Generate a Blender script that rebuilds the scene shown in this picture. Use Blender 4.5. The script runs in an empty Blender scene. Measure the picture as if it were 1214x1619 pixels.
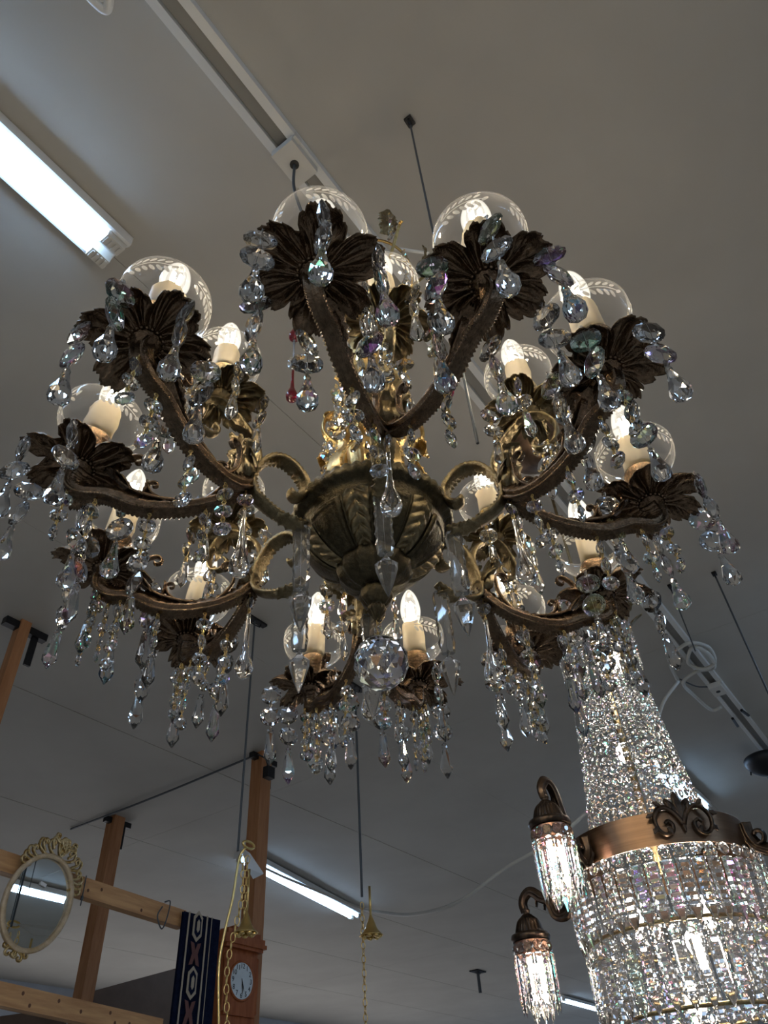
import bpy, bmesh, math, random
from math import pi, sin, cos, radians
from mathutils import Vector, Matrix, Euler, Quaternion
SC = bpy.context.scene
COL = SC.collection
R = random.Random(7)
# ---------------------------------------------------------------- camera, lights, exposure
W, H, F = 1214, 1619, 1169.5
VPX, VPY = 509.1, -461.5                                   # where the plumb lines of the room meet
_u = Vector((VPX - W/2, -(VPY - H/2), -F)).normalized()     # world up seen by the camera
_y = (Vector((0, 0, -1)) - Vector((0, 0, -1)).dot(_u)*_u).normalized()
_x = _y.cross(_u)
CM = Matrix((_x, _y, _u))                                   # camera -> world rotation
cd = bpy.data.cameras.new('camera'); cam = bpy.data.objects.new('camera', cd); COL.objects.link(cam)
cd.sensor_fit = 'VERTICAL'; cd.sensor_height = 24; cd.lens = 24*F/H; cd.clip_start = 0.02; cd.clip_end = 100
cam.matrix_world = CM.to_4x4()
SC.camera = cam
wd = bpy.data.worlds.new('world'); SC.world = wd; wd.use_nodes = True
wd.node_tree.nodes['Background'].inputs[0].default_value = (.30, .36, .46, 1)
wd.node_tree.nodes['Background'].inputs[1].default_value = 0.3
SC.view_settings.view_transform = 'Standard'; SC.view_settings.look = 'None'
SC.view_settings.gamma = 1; SC.view_settings.use_curve_mapping = False
SC.view_settings.exposure = 0.9
SC.cycles.max_bounces = 10; SC.cycles.transmission_bounces = 9; SC.cycles.transparent_max_bounces = 24
SC.cycles.diffuse_bounces = 3; SC.cycles.glossy_bounces = 3
SC.cycles.caustics_reflective = False; SC.cycles.caustics_refractive = False
SC.cycles.sample_clamp_indirect = 10; SC.cycles.use_light_tree = True
BULB_W, TUBE_E, FILA_E = 0.23, 8.6, 55.0

# ---------------------------------------------------------------- coordinates
def ray(px, py): return (CM @ Vector((px - W/2, -(py - H/2), -F))).normalized()
def at_z(px, py, z): r = ray(px, py); return r*(z/r.z)
def at_h(px, py, d): r = ray(px, py); return r*(d/math.hypot(r.x, r.y))
DD = Vector((.54, .842, 0)).normalized(); NN = Vector((DD.y, -DD.x, 0))
def ab(a, b, z): return DD*a + NN*b + Vector((0, 0, z))
def at_n(px, py, off): r = ray(px, py); return r*(off/r.dot(NN))
ROOM = Matrix((( DD.x, NN.x, 0, 0), (DD.y, NN.y, 0, 0), (0, 0, 1, 0), (0, 0, 0, 1)))
# (the pair DD, NN, Z is left-handed: meshes are built straight in world coordinates)
CZ, FZ = 2.0, -1.5                                          # ceiling and floor heights, eye level is 0

# ---------------------------------------------------------------- materials
def nodes(name):
    m = bpy.data.materials.new(name); m.use_nodes = True; nt = m.node_tree
    return m, nt, nt.nodes['Principled BSDF'], nt.nodes['Material Output']
def noise(nt, scale, detail=4, rough=.6, stretch=None, obj=True):
    tc = nt.nodes.new('ShaderNodeTexCoord'); n = nt.nodes.new('ShaderNodeTexNoise')
    n.inputs['Scale'].default_value = scale; n.inputs['Detail'].default_value = detail; n.inputs['Roughness'].default_value = rough
    if stretch:
        mp = nt.nodes.new('ShaderNodeMapping'); mp.inputs['Scale'].default_value = stretch
        nt.links.new(tc.outputs['Object'], mp.inputs[0]); nt.links.new(mp.outputs[0], n.inputs[0])
    else: nt.links.new(tc.outputs['Object'], n.inputs[0])
    return n
def mat(name, c1, c2=None, rough=.5, metal=0, scale=20, bump=0, bscale=60, stretch=None, spec=.5, p0=.35, p1=.65):
    m, nt, b, o = nodes(name)
    b.inputs['Roughness'].default_value = rough; b.inputs['Metallic'].default_value = metal
    b.inputs['Specular IOR Level'].default_value = spec
    if c2:
        n = noise(nt, scale, stretch=stretch); cr = nt.nodes.new('ShaderNodeValToRGB')
        cr.color_ramp.elements[0].position = p0; cr.color_ramp.elements[0].color = (*c1, 1)
        cr.color_ramp.elements[1].position = p1; cr.color_ramp.elements[1].color = (*c2, 1)
        nt.links.new(n.outputs[0], cr.inputs[0]); nt.links.new(cr.outputs[0], b.inputs['Base Color'])
    else: b.inputs['Base Color'].default_value = (*c1, 1)
    if bump:
        n2 = noise(nt, bscale, stretch=stretch); bp = nt.nodes.new('ShaderNodeBump')
        bp.inputs['Strength'].default_value = bump; bp.inputs['Distance'].default_value = .002
        nt.links.new(n2.outputs[0], bp.inputs['Height']); nt.links.new(bp.outputs[0], b.inputs['Normal'])
    return m
def emis(name, col, e):
    m = bpy.data.materials.new(name); m.use_nodes = True; nt = m.node_tree; nt.nodes.clear()
    o = nt.nodes.new('ShaderNodeOutputMaterial'); s = nt.nodes.new('ShaderNodeEmission')
    s.inputs[0].default_value = (*col, 1); s.inputs[1].default_value = e; nt.links.new(s.outputs[0], o.inputs[0]); return m
def crystal(name, ior=1.56, tint=(1, 1, 1), film=True, dust=.018):
    """clear lead crystal; an added thin film stands in for the colour flashes of dispersion"""
    m, nt, b, o = nodes(name); b.inputs['Base Color'].default_value = (*tint, 1); b.inputs['Roughness'].default_value = 0
    b.inputs['Transmission Weight'].default_value = 1; b.inputs['IOR'].default_value = ior
    if film:  # film thickness varies by object, imitating dispersion flashes
        oi = nt.nodes.new('ShaderNodeObjectInfo'); mr = nt.nodes.new('ShaderNodeMapRange'); mr.inputs['From Min'].default_value = .45; mr.inputs['To Min'].default_value = 0; mr.inputs['To Max'].default_value = 650
        nt.links.new(oi.outputs['Random'], mr.inputs[0]); nt.links.new(mr.outputs[0], b.inputs['Thin Film Thickness']); b.inputs['Thin Film IOR'].default_value = 2.0
    if dust:
        d = nt.nodes.new('ShaderNodeBsdfDiffuse'); t = nt.nodes.new('ShaderNodeBsdfTranslucent'); m1 = nt.nodes.new('ShaderNodeMixShader'); m2 = nt.nodes.new('ShaderNodeMixShader')
        d.inputs[0].default_value = t.inputs[0].default_value = (.9, .9, .88, 1); m2.inputs[0].default_value = dust
        nt.links.new(d.outputs[0], m1.inputs[1]); nt.links.new(t.outputs[0], m1.inputs[2]); nt.links.new(b.outputs[0], m2.inputs[1]); nt.links.new(m1.outputs[0], m2.inputs[2]); nt.links.new(m2.outputs[0], o.inputs[0])
    return m
def thin_glass(name, ior=1.5, haze=0.0, hcol=(1, 1, 1), glow=0.0, edge=.25):
    m = bpy.data.materials.new(name); m.use_nodes = True; nt = m.node_tree; nt.nodes.clear()
    o = nt.nodes.new('ShaderNodeOutputMaterial'); t = nt.nodes.new('ShaderNodeBsdfTransparent'); g = nt.nodes.new('ShaderNodeBsdfGlossy')
    g.inputs['Roughness'].default_value = .02; lw = nt.nodes.new('ShaderNodeFresnel'); lw.inputs[0].default_value = ior
    mx = nt.nodes.new('ShaderNodeMixShader'); nt.links.new(lw.outputs[0], mx.inputs[0]); nt.links.new(t.outputs[0], mx.inputs[1]); nt.links.new(g.outputs[0], mx.inputs[2])
    last = mx
    if haze:
        d = nt.nodes.new('ShaderNodeBsdfTranslucent'); d.inputs[0].default_value = (*hcol, 1); f = nt.nodes.new('ShaderNodeBsdfDiffuse'); f.inputs[0].default_value = (*hcol, 1)
        ad = nt.nodes.new('ShaderNodeMixShader'); nt.links.new(d.outputs[0], ad.inputs[1]); nt.links.new(f.outputs[0], ad.inputs[2])
        lw2 = nt.nodes.new('ShaderNodeLayerWeight'); lw2.inputs[0].default_value = .25
        mr = nt.nodes.new('ShaderNodeMapRange'); mr.inputs['To Min'].default_value = haze; mr.inputs['To Max'].default_value = min(1, haze + edge)
        nt.links.new(lw2.outputs['Facing'], mr.inputs[0])
        m2 = nt.nodes.new('ShaderNodeMixShader'); nt.links.new(mr.outputs[0], m2.inputs[0])
        nt.links.new(mx.outputs[0], m2.inputs[1]); nt.links.new(ad.outputs[0], m2.inputs[2]); last = m2
    if glow:
        e = nt.nodes.new('ShaderNodeEmission'); e.inputs[0].default_value = (1, .93, .80, 1); e.inputs[1].default_value = glow
        a = nt.nodes.new('ShaderNodeAddShader'); nt.links.new(last.outputs[0], a.inputs[0]); nt.links.new(e.outputs[0], a.inputs[1]); last = a
    nt.links.new(last.outputs[0], o.inputs[0]); return m

M = dict(
 bronze=mat('dark_bronze', (.085, .060, .037), (.36, .235, .14), .25, .92, 130, .7, 260, p0=.2, p1=.8),
 olive=mat('olive_bronze', (.050, .040, .023), (.135, .104, .055), .34, .92, 130, .7, 260, p0=.2, p1=.8),
 brass=mat('antique_brass', (.15, .11, .055), (.40, .31, .17), .33, .92, 90, .7, 240, p0=.2, p1=.8),
 gold=mat('gilt_brass', (.36, .23, .08), (.78, .56, .24), .30, .95, 90, .5, 200, p0=.2, p1=.8),
 pin=mat('brass_wire', (.85, .62, .25), None, .3, 1),
 steelpin=mat('steel_wire', (.45, .42, .38), None, .35, 1),
 crystal=crystal('cut_crystal'), crystal2=crystal('cut_crystal_plain', 1.54, (1, 1, 1), False, .015), bar_crystal=crystal('dusty_bar_crystal', 1.52, (1, 1, 1), False, .13),
 ruby=crystal('ruby_glass', 1.5, (.45, .01, .03), False, 0),
 dish=thin_glass('clear_dish_glass', 1.5, .012, (1, 1, 1), 0, .30), bulb=thin_glass('bulb_glass', 1.5, 0, (1, .97, .9), .16, .3),
 etch=None,
 fila=emis('lit_filament', (1, .86, .62), FILA_E),
 wax=None,
 ceiling=mat('painted_ceiling', (.50, .475, .43), (.56, .535, .485), .75, 0, 1.3, .1, 30, spec=.2),
 seam=mat('seam_shadow_gap', (.30, .29, .28), None, .8),
 wall=mat('painted_wall', (.46, .48, .52), (.52, .54, .58), .8, 0, 2),
 floor=mat('grey_floor', (.46, .43, .39), (.54, .51, .47), .5, 0, 3),
 white=mat('white_enamel', (.78, .78, .76), None, .35),
 offwhite=mat('cream_plastic', (.70, .68, .63), None, .45),
 trackgrey=mat('track_slot', (.30, .29, .27), None, .5),
 tube=emis('lit_tube', (.55, .84, 1.25), TUBE_E), black=mat('black_metal', (.012, .012, .014), None, .45, .3),
 wire=mat('grey_wire', (.08, .09, .10), None, .5, .2), cable=mat('white_cable', (.62, .62, .58), None, .5),
 pine=mat('pine_wood', (.46, .235, .095), (.66, .38, .17), .55, 0, 3, .25, 8, stretch=(1.5, 14, 14)),
 pinedark=mat('brown_stained_wood', (.34, .14, .05), (.48, .23, .10), .6, 0, 3, .2, 8, stretch=(8, 8, 1)),
 knot=mat('wood_knot', (.13, .05, .02), None, .6),
 clock=mat('reddish_clock_wood', (.27, .075, .022), (.40, .13, .045), .5, 0, 4, .1, 12, stretch=(10, 10, 1), spec=.25),
 clockdark=mat('dark_clock_glass', (.05, .02, .015), None, .08), dial=mat('silver_dial', (.62, .66, .66), (.72, .76, .76), .3, .3, 4),
 ink=mat('black_ink', (.02, .02, .02), None, .5), panel=mat('brown_board', (.085, .048, .026), (.135, .080, .048), .7, 0, 3),
 rug=mat('navy_wool', (.005, .008, .024), (.009, .014, .038), .95, 0, 60, .4, 200, spec=.1), rugc=mat('cream_wool', (.42, .36, .28), None, .95),
 rugp=mat('plum_wool', (.15, .07, .065), None, .95), frame=mat('cream_gilt', (.50, .36, .20), (.66, .52, .35), .4, .1, 25, .3, 60),
 framegold=mat('gilt_scroll', (.40, .24, .06), (.75, .60, .34), .35, .6, 40), mirror=mat('mirror_silver', (.85, .88, .86), None, .01, 1),
 copper=mat('copper_band', (.17, .105, .065), (.24, .15, .092), .36, 1, 3, .15, 5, stretch=(1, 1, 40)), mesh=mat('copper_mesh', (.62, .36, .25), (.30, .15, .10), .35, .9, 300),
 black_bronze=mat('black_bronze', (.035, .026, .02), (.13, .085, .055), .34, .9, 40, .4, 120),
 sheet=mat('sheet_plastic', (.75, .75, .72), None, .3))
def wax():
    m, nt, b, o = nodes('ivory_wax'); b.inputs['Base Color'].default_value = (.84, .77, .62, 1); b.inputs['Roughness'].default_value = .45
    tr = nt.nodes.new('ShaderNodeBsdfTranslucent'); tr.inputs[0].default_value = (.9, .78, .55, 1); mx = nt.nodes.new('ShaderNodeMixShader'); mx.inputs[0].default_value = .35
    nt.links.new(b.outputs[0], mx.inputs[1]); nt.links.new(tr.outputs[0], mx.inputs[2]); nt.links.new(mx.outputs[0], o.inputs[0]); return m
M['wax'] = wax()
def frost():
    m, nt, b, o = nodes('etched_frost'); b.inputs['Base Color'].default_value = (.55, .57, .58, 1); b.inputs['Roughness'].default_value = .7
    tr_ = nt.nodes.new('ShaderNodeBsdfTranslucent'); tr_.inputs[0].default_value = (.5, .5, .5, 1); mx = nt.nodes.new('ShaderNodeMixShader'); mx.inputs[0].default_value = .6
    nt.links.new(b.outputs[0], mx.inputs[1]); nt.links.new(tr_.outputs[0], mx.inputs[2]); nt.links.new(mx.outputs[0], o.inputs[0]); return m
M['etch'] = frost()

# ---------------------------------------------------------------- mesh helpers
class MB:
    def __init__(s): s.v = []; s.f = []
    def add(s, vs, fs, T=None):
        k = len(s.v); s.v += [tuple(T @ Vector(v)) for v in vs] if T is not None else [tuple(v) for v in vs]
        s.f += [tuple(i + k for i in f) for f in fs]; return s
    def mesh(s, name, m, smooth=False):
        me = bpy.data.meshes.new(name); me.from_pydata(s.v, [], s.f)
        if m: me.materials.append(m)
        if smooth: me.polygons.foreach_set('use_smooth', [True]*len(me.polygons))
        me.update(); return me
def fix(me):
    bm = bmesh.new(); bm.from_mesh(me); bmesh.ops.recalc_face_normals(bm, faces=bm.faces); bm.to_mesh(me); bm.free(); return me
def link(name, me, parent=None, T=None):
    o = bpy.data.objects.new(name, me); COL.objects.link(o)
    if parent: o.parent = parent
    if T is not None: o.matrix_basis = T
    return o
def thing(name, label, cat, T=None, group=None, me=None):
    o = bpy.data.objects.new(name, me); COL.objects.link(o)
    if T is not None: o.matrix_world = T if isinstance(T, Matrix) else Matrix.Translation(T)
    o['label'] = label; o['category'] = cat
    if group: o['group'] = group
    if me is None: o.empty_display_size = .02
    return o
def lathe(prof, n=32, mod=None, cap=True):
    """prof: list of (r, z) from top to bottom or back; mod(theta, i) -> (dr, dz)"""
    b = MB(); vs = []; fs = []
    for i, (r, z) in enumerate(prof):
        for k in range(n):
            a = 2*pi*k/n; dr, dz = mod(a, i) if mod else (0, 0)
            vs.append(((r + dr)*cos(a), (r + dr)*sin(a), z + dz))
    for i in range(len(prof) - 1):
        for k in range(n): fs.append((i*n + k, i*n + (k + 1) % n, (i + 1)*n + (k + 1) % n, (i + 1)*n + k))
    if cap:
        if prof[0][0] > 1e-5: fs.append(tuple(range(n)))
        if prof[-1][0] > 1e-5: fs.append(tuple(reversed(range((len(prof) - 1)*n, len(prof)*n))))
    return b.add(vs, fs)
def cat(pts, n=8):
    """Catmull-Rom through pts (Vectors)"""
    P = [Vector(p) for p in pts]; out = []
    P = [2*P[0] - P[1]] + P + [2*P[-1] - P[-2]]
    for i in range(1, len(P) - 2):
        for j in range(n):
            t = j/n; a, b, c, d = P[i-1], P[i], P[i+1], P[i+2]
            out.append(.5*((2*b) + (c - a)*t + (2*a - 5*b + 4*c - d)*t*t + (3*b - a - 3*c + d)*t**3))
    out.append(P[-2]); return out
def sweep(pts, sec, side=None, scale=None, mod=None, closed=False, up=None):
    """section points (u along side, v along normal); side: fixed binormal for planar curves"""
    n = len(pts); m = len(sec); vs = []; fs = []; b = None
    for i, p in enumerate(pts):
        q0 = pts[(i-1) % n] if (i > 0 or closed) else pts[0]; q1 = pts[(i+1) % n] if (i < n-1 or closed) else pts[-1]
        t = (q1 - q0); t = t.normalized() if t.length > 1e-9 else Vector((0, 0, 1))
        if side is not None: bb = Vector(side)
        else:
            if b is None: b = t.orthogonal().normalized()
            bb = (b - b.dot(t)*t); bb = bb.normalized() if bb.length > 1e-6 else t.orthogonal().normalized(); b = bb
        nn = t.cross(bb).normalized(); bb = nn.cross(t)
        f = i/(n - 1 if n > 1 else 1); s = scale(f) if scale else 1
        for j, (u, v) in enumerate(sec):
            if mod: u2, v2 = mod(f, j, u, v)
            else: u2, v2 = u, v
            vs.append(p + bb*u2*s + nn*v2*s)
    L = n if closed else n - 1
    for i in range(L):
        for j in range(m): fs.append((i*m + j, i*m + (j+1) % m, ((i+1) % n)*m + (j+1) % m, ((i+1) % n)*m + j))
    if not closed: fs += [tuple(reversed(range(m))), tuple(range((n-1)*m, n*m))]
    return vs, fs
def circ(r, n=6): return [(r*cos(2*pi*k/n), r*sin(2*pi*k/n)) for k in range(n)]
def tube(b, pts, r, n=6, smooth=0, closed=False, scale=None):
    P = cat(pts, smooth) if smooth else [Vector(p) for p in pts]
    vs, fs = sweep(P, circ(r, n), closed=closed, scale=scale); b.add(vs, fs); return b
def box(b, c, h, T=None):
    vs = [(c[0] + sx*h[0], c[1] + sy*h[1], c[2] + sz*h[2]) for sx in (-1, 1) for sy in (-1, 1) for sz in (-1, 1)]
    fs = [(0, 1, 3, 2), (4, 6, 7, 5), (0, 4, 5, 1), (2, 3, 7, 6), (0, 2, 6, 4), (1, 5, 7, 3)]
    return b.add(vs, fs, T)
def bar(b, p, q, w, h, up=Vector((0, 0, 1))):
    """box beam from p to q, w across, h along up"""
    p, q = Vector(p), Vector(q); t = (q - p).normalized(); s = t.cross(up).normalized(); u = s.cross(t)
    vs = [e + s*a*w/2 + u*c*h/2 for e in (p, q) for a in (-1, 1) for c in (-1, 1)]
    return b.add(vs, [(0, 1, 3, 2), (4, 6, 7, 5), (0, 4, 5, 1), (2, 3, 7, 6), (0, 2, 6, 4), (1, 5, 7, 3)])
def basis(o, x, y, z): return Matrix(((x[0], y[0], z[0], o[0]), (x[1], y[1], z[1], o[1]), (x[2], y[2], z[2], o[2]), (0, 0, 0, 1)))
def zrot(a): return Matrix.Rotation(a, 4, 'Z')
def tr(*p): return Matrix.Translation(Vector(p) if len(p) == 3 else p[0])

# ---------------------------------------------------------------- the room
def structure(name, b, m, parent=None, kind=True):
    o = link(name, fix(b.mesh(name, m)), parent)
    if kind and parent is None: o['kind'] = 'structure'
    return o
A0, A1, B0, B1 = -6.0, 17.5, -9.0, 9.0
def slab(b, a0, a1, b0, b1, z0, z1):
    vs = [ab(a, c, z) for a in (a0, a1) for c in (b0, b1) for z in (z0, z1)]
    return b.add(vs, [(0, 1, 3, 2), (4, 6, 7, 5), (0, 4, 5, 1), (2, 3, 7, 6), (0, 2, 6, 4), (1, 5, 7, 3)])
ceil = structure('ceiling', slab(MB(), A0, A1, B0, B1, CZ + .012, CZ + .12), M['seam'])
cuts = [B0, -7.2, -5.95, -4.65, -3.4, -2.3, -1.15, 1.3, 3.8, 6.4, B1]
acuts = [A0, -2.0, 3.6, 8.4, 13.0, A1]
for i in range(len(cuts) - 1):
    for j in range(len(acuts) - 1):
        g = .0022 if cuts[i] > -2.4 else .007
        b = slab(MB(), acuts[j] + .0012, acuts[j+1] - .0012, cuts[i] + g/2, cuts[i+1] - (.0022 if cuts[i+1] > -2.4 else .007)/2, CZ, CZ + .0119)
        structure('panel', b, M['ceiling'], ceil)
structure('floor', slab(MB(), A0, A1, B0, B1, FZ - .1, FZ), M['floor'])
structure('wall_far', slab(MB(), A1, A1 + .15, B0, B1, FZ, CZ + .012), M['wall'])
structure('wall_back', slab(MB(), A0 - .15, A0, B0, B1, FZ, CZ + .012), M['wall'])
structure('wall_left', slab(MB(), A0, A1, B0 - .15, B0, FZ, CZ + .012), M['wall'])
structure('wall_right', slab(MB(), A0, A1, B1, B1 + .15, FZ, CZ + .012), M['wall'])
# unseen windows: daylight in the far wall; the one behind the viewer added as fill
for n, (a, b0, b1, z0, z1) in enumerate([(A1 - .02, -8, 6, -1.0, .9), (A0 + .02, -4, 6, -1.0, .9)]):
    PANE_GLOW = emis('pane_glow', ((.50, .70, 1.0), (.95, .97, 1.0))[n], (.5, .35)[n])
    fr = structure('unseen_window_%d' % (n + 1), slab(slab(MB(), a - .03, a + .03, b0, b1, z1, z1 + .08), a - .03, a + .03, b0, b1, z0 - .08, z0), M['white'])
    for k in range(4):
        w = (b1 - b0)/4; o = structure('pane', slab(MB(), a - .01, a + .01, b0 + k*w + .03, b0 + (k+1)*w - .03, z0, z1), PANE_GLOW, fr)

w3 = structure('unseen_window_3', slab(slab(MB(), 3.0, 13.0, B0, B0 + .05, .70, .78), 3.0, 13.0, B0, B0 + .05, -1.08, -1.0), M['white'])  # unseen glowing panes, added to brighten the far ceiling
for k in range(4): structure('pane', slab(MB(), 3.03 + k*2.5, 5.47 + k*2.5, B0 + .01, B0 + .03, -1.0, .70), emis('pane_glow', (.90, .90, .94), .80), w3)
w4 = structure('unseen_window_4', slab(slab(MB(), -1.0, 9.0, B1 - .05, B1, .70, .78), -1.0, 9.0, B1 - .05, B1, -1.08, -1.0), M['white'])  # added out of view on the right wall to lift the ceiling light
for k in range(4): structure('pane', slab(MB(), -.97 + k*2.5, 1.47 + k*2.5, B1 - .03, B1 - .01, -1.0, .70), emis('pane_glow', (1, .97, .93), .35), w4)

# ---------------------------------------------------------------- fluorescent battens
def batten(a0, a1, b, label, group=None, wide=.15, drop=.0, lit=True, slant=0.0):
    """twin-tube batten running along DD under the ceiling"""
    T = basis(ab(a0, b, CZ - drop), DD, -NN, (0, 0, 1)); L = a1 - a0
    if slant: T = T @ zrot(slant)
    t = thing('fluorescent_batten', label, 'light fitting', T, group); w = wide/2
    sec = [(-w, -.012), (-w, -.05), (-w*.86, -.052), (-w*.30, -.024), (w*.30, -.024), (w*.86, -.052), (w, -.05), (w, -.012), (.03, 0), (-.03, 0)]
    vs = [(x, y, z) for x in (0, L) for y, z in sec]; n = len(sec)
    fs = [(j, (j+1) % n, n + (j+1) % n, n + j) for j in range(n)] + [tuple(range(n)), tuple(reversed(range(n, 2*n)))]
    link('housing', fix(MB().add(vs, fs).mesh('housing', M['white'])), t)
    for s in (-1, 1):
        b_ = MB(); tube(b_, [(.07, s*w*.52, -.060), (L - .07, s*w*.52, -.060)], .0135, 12)
        link('tube', b_.mesh('tube', M['tube'], True), t)
    for x in (.035, L - .035):
        for s in (-1, 1):
            b_ = MB(); box(b_, (x, s*w*.52, -.052), (.028, .016, .022))
            for k in range(4): box(b_, (x + (-.02 + .013*k), s*w*.52, -.075), (.003, .012, .0035))
            link('lamp_holder', b_.mesh('lamp_holder', M['offwhite']), t)
    b_ = MB(); box(b_, (L*.86, 0, -.028), (.018, .006, .004)); link('catch', b_.mesh('catch', M['trackgrey']), t)
    return t
batten(-.95, .47, -1.115, 'large lit twin-tube fluorescent batten at the left edge, nearest the viewer', wide=.118)
batten(4.27, 6.28, -4.27, 'lit fluorescent batten low in the middle with plastic sheet hanging from it', wide=.15, slant=.20)
batten(12.05, 13.75, -5.30, 'small distant lit fluorescent batten left of the lower basket lamp fringe', wide=.13)
batten(4.95, 5.92, -1.20, 'lit fluorescent batten end peeping out behind the neck of the basket chandelier', wide=.13)
for a, b_ in ((-4.5, 1.6), (2.0, 4.4), (7.0, 3.6), (10.0, 4.0), (13.5, 3.2), (-2.2, .7), (-2.6, -2.7), (-4.6, -.7), (-.9, 2.4), (1.2, 2.6), (-4.7, 3.5)):  # battens added out of view to light the floor and make crystals sparkle
    batten(a, a + 1.45, b_, 'lit fluorescent batten added outside the picture, ' + {(-4.5): 'behind the viewer', 2.0: 'right of the basket chandelier', 7.0: 'over the middle of the shop on the right', 10.0: 'well down the shop on the right', 13.5: 'farthest down the shop on the right', -2.2: 'above the viewer', (-2.6): 'left of the viewer', (-4.6): 'behind the viewer beside the track', (-.9): 'right of the viewer', 1.2: 'right of the big chandelier', (-4.7): 'behind the viewer, far right'}[a], 'ceiling battens added out of view')
batten(3.25, 4.45, .47, 'lit fluorescent batten added out of view for its reflection in the oval mirror', wide=.13)  # added so that the mirror has a tube to reflect

# ---------------------------------------------------------------- lighting track
def track(a0, a1, label, cat_='lighting track'):
    T = basis(ab(a0, -.555, CZ), DD, -NN, (0, 0, 1)); L = a1 - a0
    t = thing('lighting_track', label, cat_, T); w = .04
    sec = [(-w, 0), (-w, -.032), (-w*.45, -.034), (-w*.45, -.010), (w*.45, -.010), (w*.45, -.034), (w, -.032), (w, 0)]
    n = len(sec); vs = [(x, y, z) for x in (0, L) for y, z in sec]
    fs = [(j, (j+1) % n, n + (j+1) % n, n + j) for j in range(n)] + [tuple(range(n)), tuple(reversed(range(n, 2*n)))]
    link('rail', fix(MB().add(vs, fs).mesh('rail', M['white'])), t)
    b = MB(); box(b, (L/2, 0, -.0125), (L/2 - .01, w*.43, .002)); link('conductor_strip', b.mesh('conductor_strip', M['trackgrey']), t)
    return t, T
tk, TK = track(-1.5, 2.3, 'long white lighting track crossing the ceiling above the chandelier')
def on_track(px, py): p = at_z(px, py, CZ - .03); return (TK.inverted() @ p)
def adapter(t, p, l=.05, h=.03):
    b = MB(); box(b, (p.x, 0, -.034 - h/2), (l, .034, h/2)); box(b, (p.x - l*.7, -.036, -.03), (l*.25, .006, .012))
    o = link('adapter_box', b.mesh('adapter_box', M['offwhite']), t)
    b = MB(); tube(b, [(p.x, 0, -.034 - h), (p.x, 0, -.037 - h)], .012, 12); link('socket', b.mesh('socket', M['ink']), o)
pa = on_track(458, 258); adapter(tk, pa)
tk2, TK2 = track(2.32, 7.2, 'white lighting track continuing down to the right edge')
p2 = TK2.inverted() @ at_z(1122, 1088, CZ - .03); adapter(tk2, p2, .06)

# hanging wires on ceiling hooks
def wire(name, label, px, py, lx, ly, r=.004, plate=(.05, .012), matw='wire', group=None):
    top = at_z(px, py, CZ); rr = ray(lx, ly); k = math.hypot(top.x, top.y)/math.hypot(rr.x, rr.y); zb = (rr*k).z
    t = thing(name, label, 'wire', top, group)
    b = MB(); tube(b, [(0, 0, -.005), (0, 0, zb - CZ)], r, 6); link('rod', b.mesh('rod', M[matw]), t)
    b = MB(); bar(b, -DD*plate[0] + Vector((0, 0, -.008)), DD*plate[0] + Vector((0, 0, -.008)), plate[1]*2, .012)
    for s in (-1, 1): tube(b, [DD*s*plate[0]*.6 + Vector((0, 0, -.01)), DD*s*plate[0]*.5 + Vector((0, 0, -.03)), Vector((0, 0, -.035))], .003, 5)
    link('ceiling_bracket', b.mesh('ceiling_bracket', M['black']), t); return Vector((top.x, top.y, zb))
wire('hanging_wire', 'thin dark wire dropping from a ceiling hook just above the chandelier', 647, 190, 760, 700, .0024, (.012, .010))
W1 = wire('hanging_wire', 'thin straight wire from a black bracket left of the lowest crystals', 403, 978, 392, 1345, .005, (.07, .014))
W2 = wire('hanging_wire', 'thin straight wire from a black bracket below the crystal ball', 561, 1083, 577, 1418, .006, (.07, .014))
wire('hanging_wire', 'dark wire running down from a hook at the right edge', 1128, 905, 1225, 1140, .004, (.012, .010))
W3 = wire('hanging_wire', 'short distant wire under a small black ceiling plate', 755, 1535, 758, 1570, .02, (.11, .06))
wire('hanging_wire', 'thin wire passing behind the coiled white cable', 1058, 925, 1098, 1030, .003, (.012, .008))

# ---------------------------------------------------------------- the big chandelier
SCL = .38/.55
TX, TY = -.094, .007
CEN = Vector((-.025, 1.119, .981))*SCL
ROT = Matrix(((1, 0, TY), (0, 1, -TX), (-TY, TX, 1)))
q = ROT.to_quaternion(); RT = q.to_matrix().to_4x4(); RTi = RT.inverted()
chand = thing('crystal_chandelier', 'large bronze and gilt branched chandelier with eighteen lit candle bulbs and cut crystal drops', 'chandelier', Matrix.Translation(CEN) @ RT)
CHI = chand.matrix_world.inverted()
def loc_z(px, py, z):                                        # pixel -> chandelier space on the plane of height z
    o = CHI @ Vector((0, 0, 0)); r = CHI.to_3x3() @ ray(px, py); return o + r*((z - o.z)/r.z)
def part(name, me, T, label=None, parent=None):
    o = link(name, me, parent or chand, T)
    if label: o['label'] = label
    return o
G0 = radians(-90) + .146
def az(k, s=0): return G0 + k*pi/3 + s*.264
def rz(k, r, z, s=0): a = az(k, s); return Vector((r*cos(a), r*sin(a), z))

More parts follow.
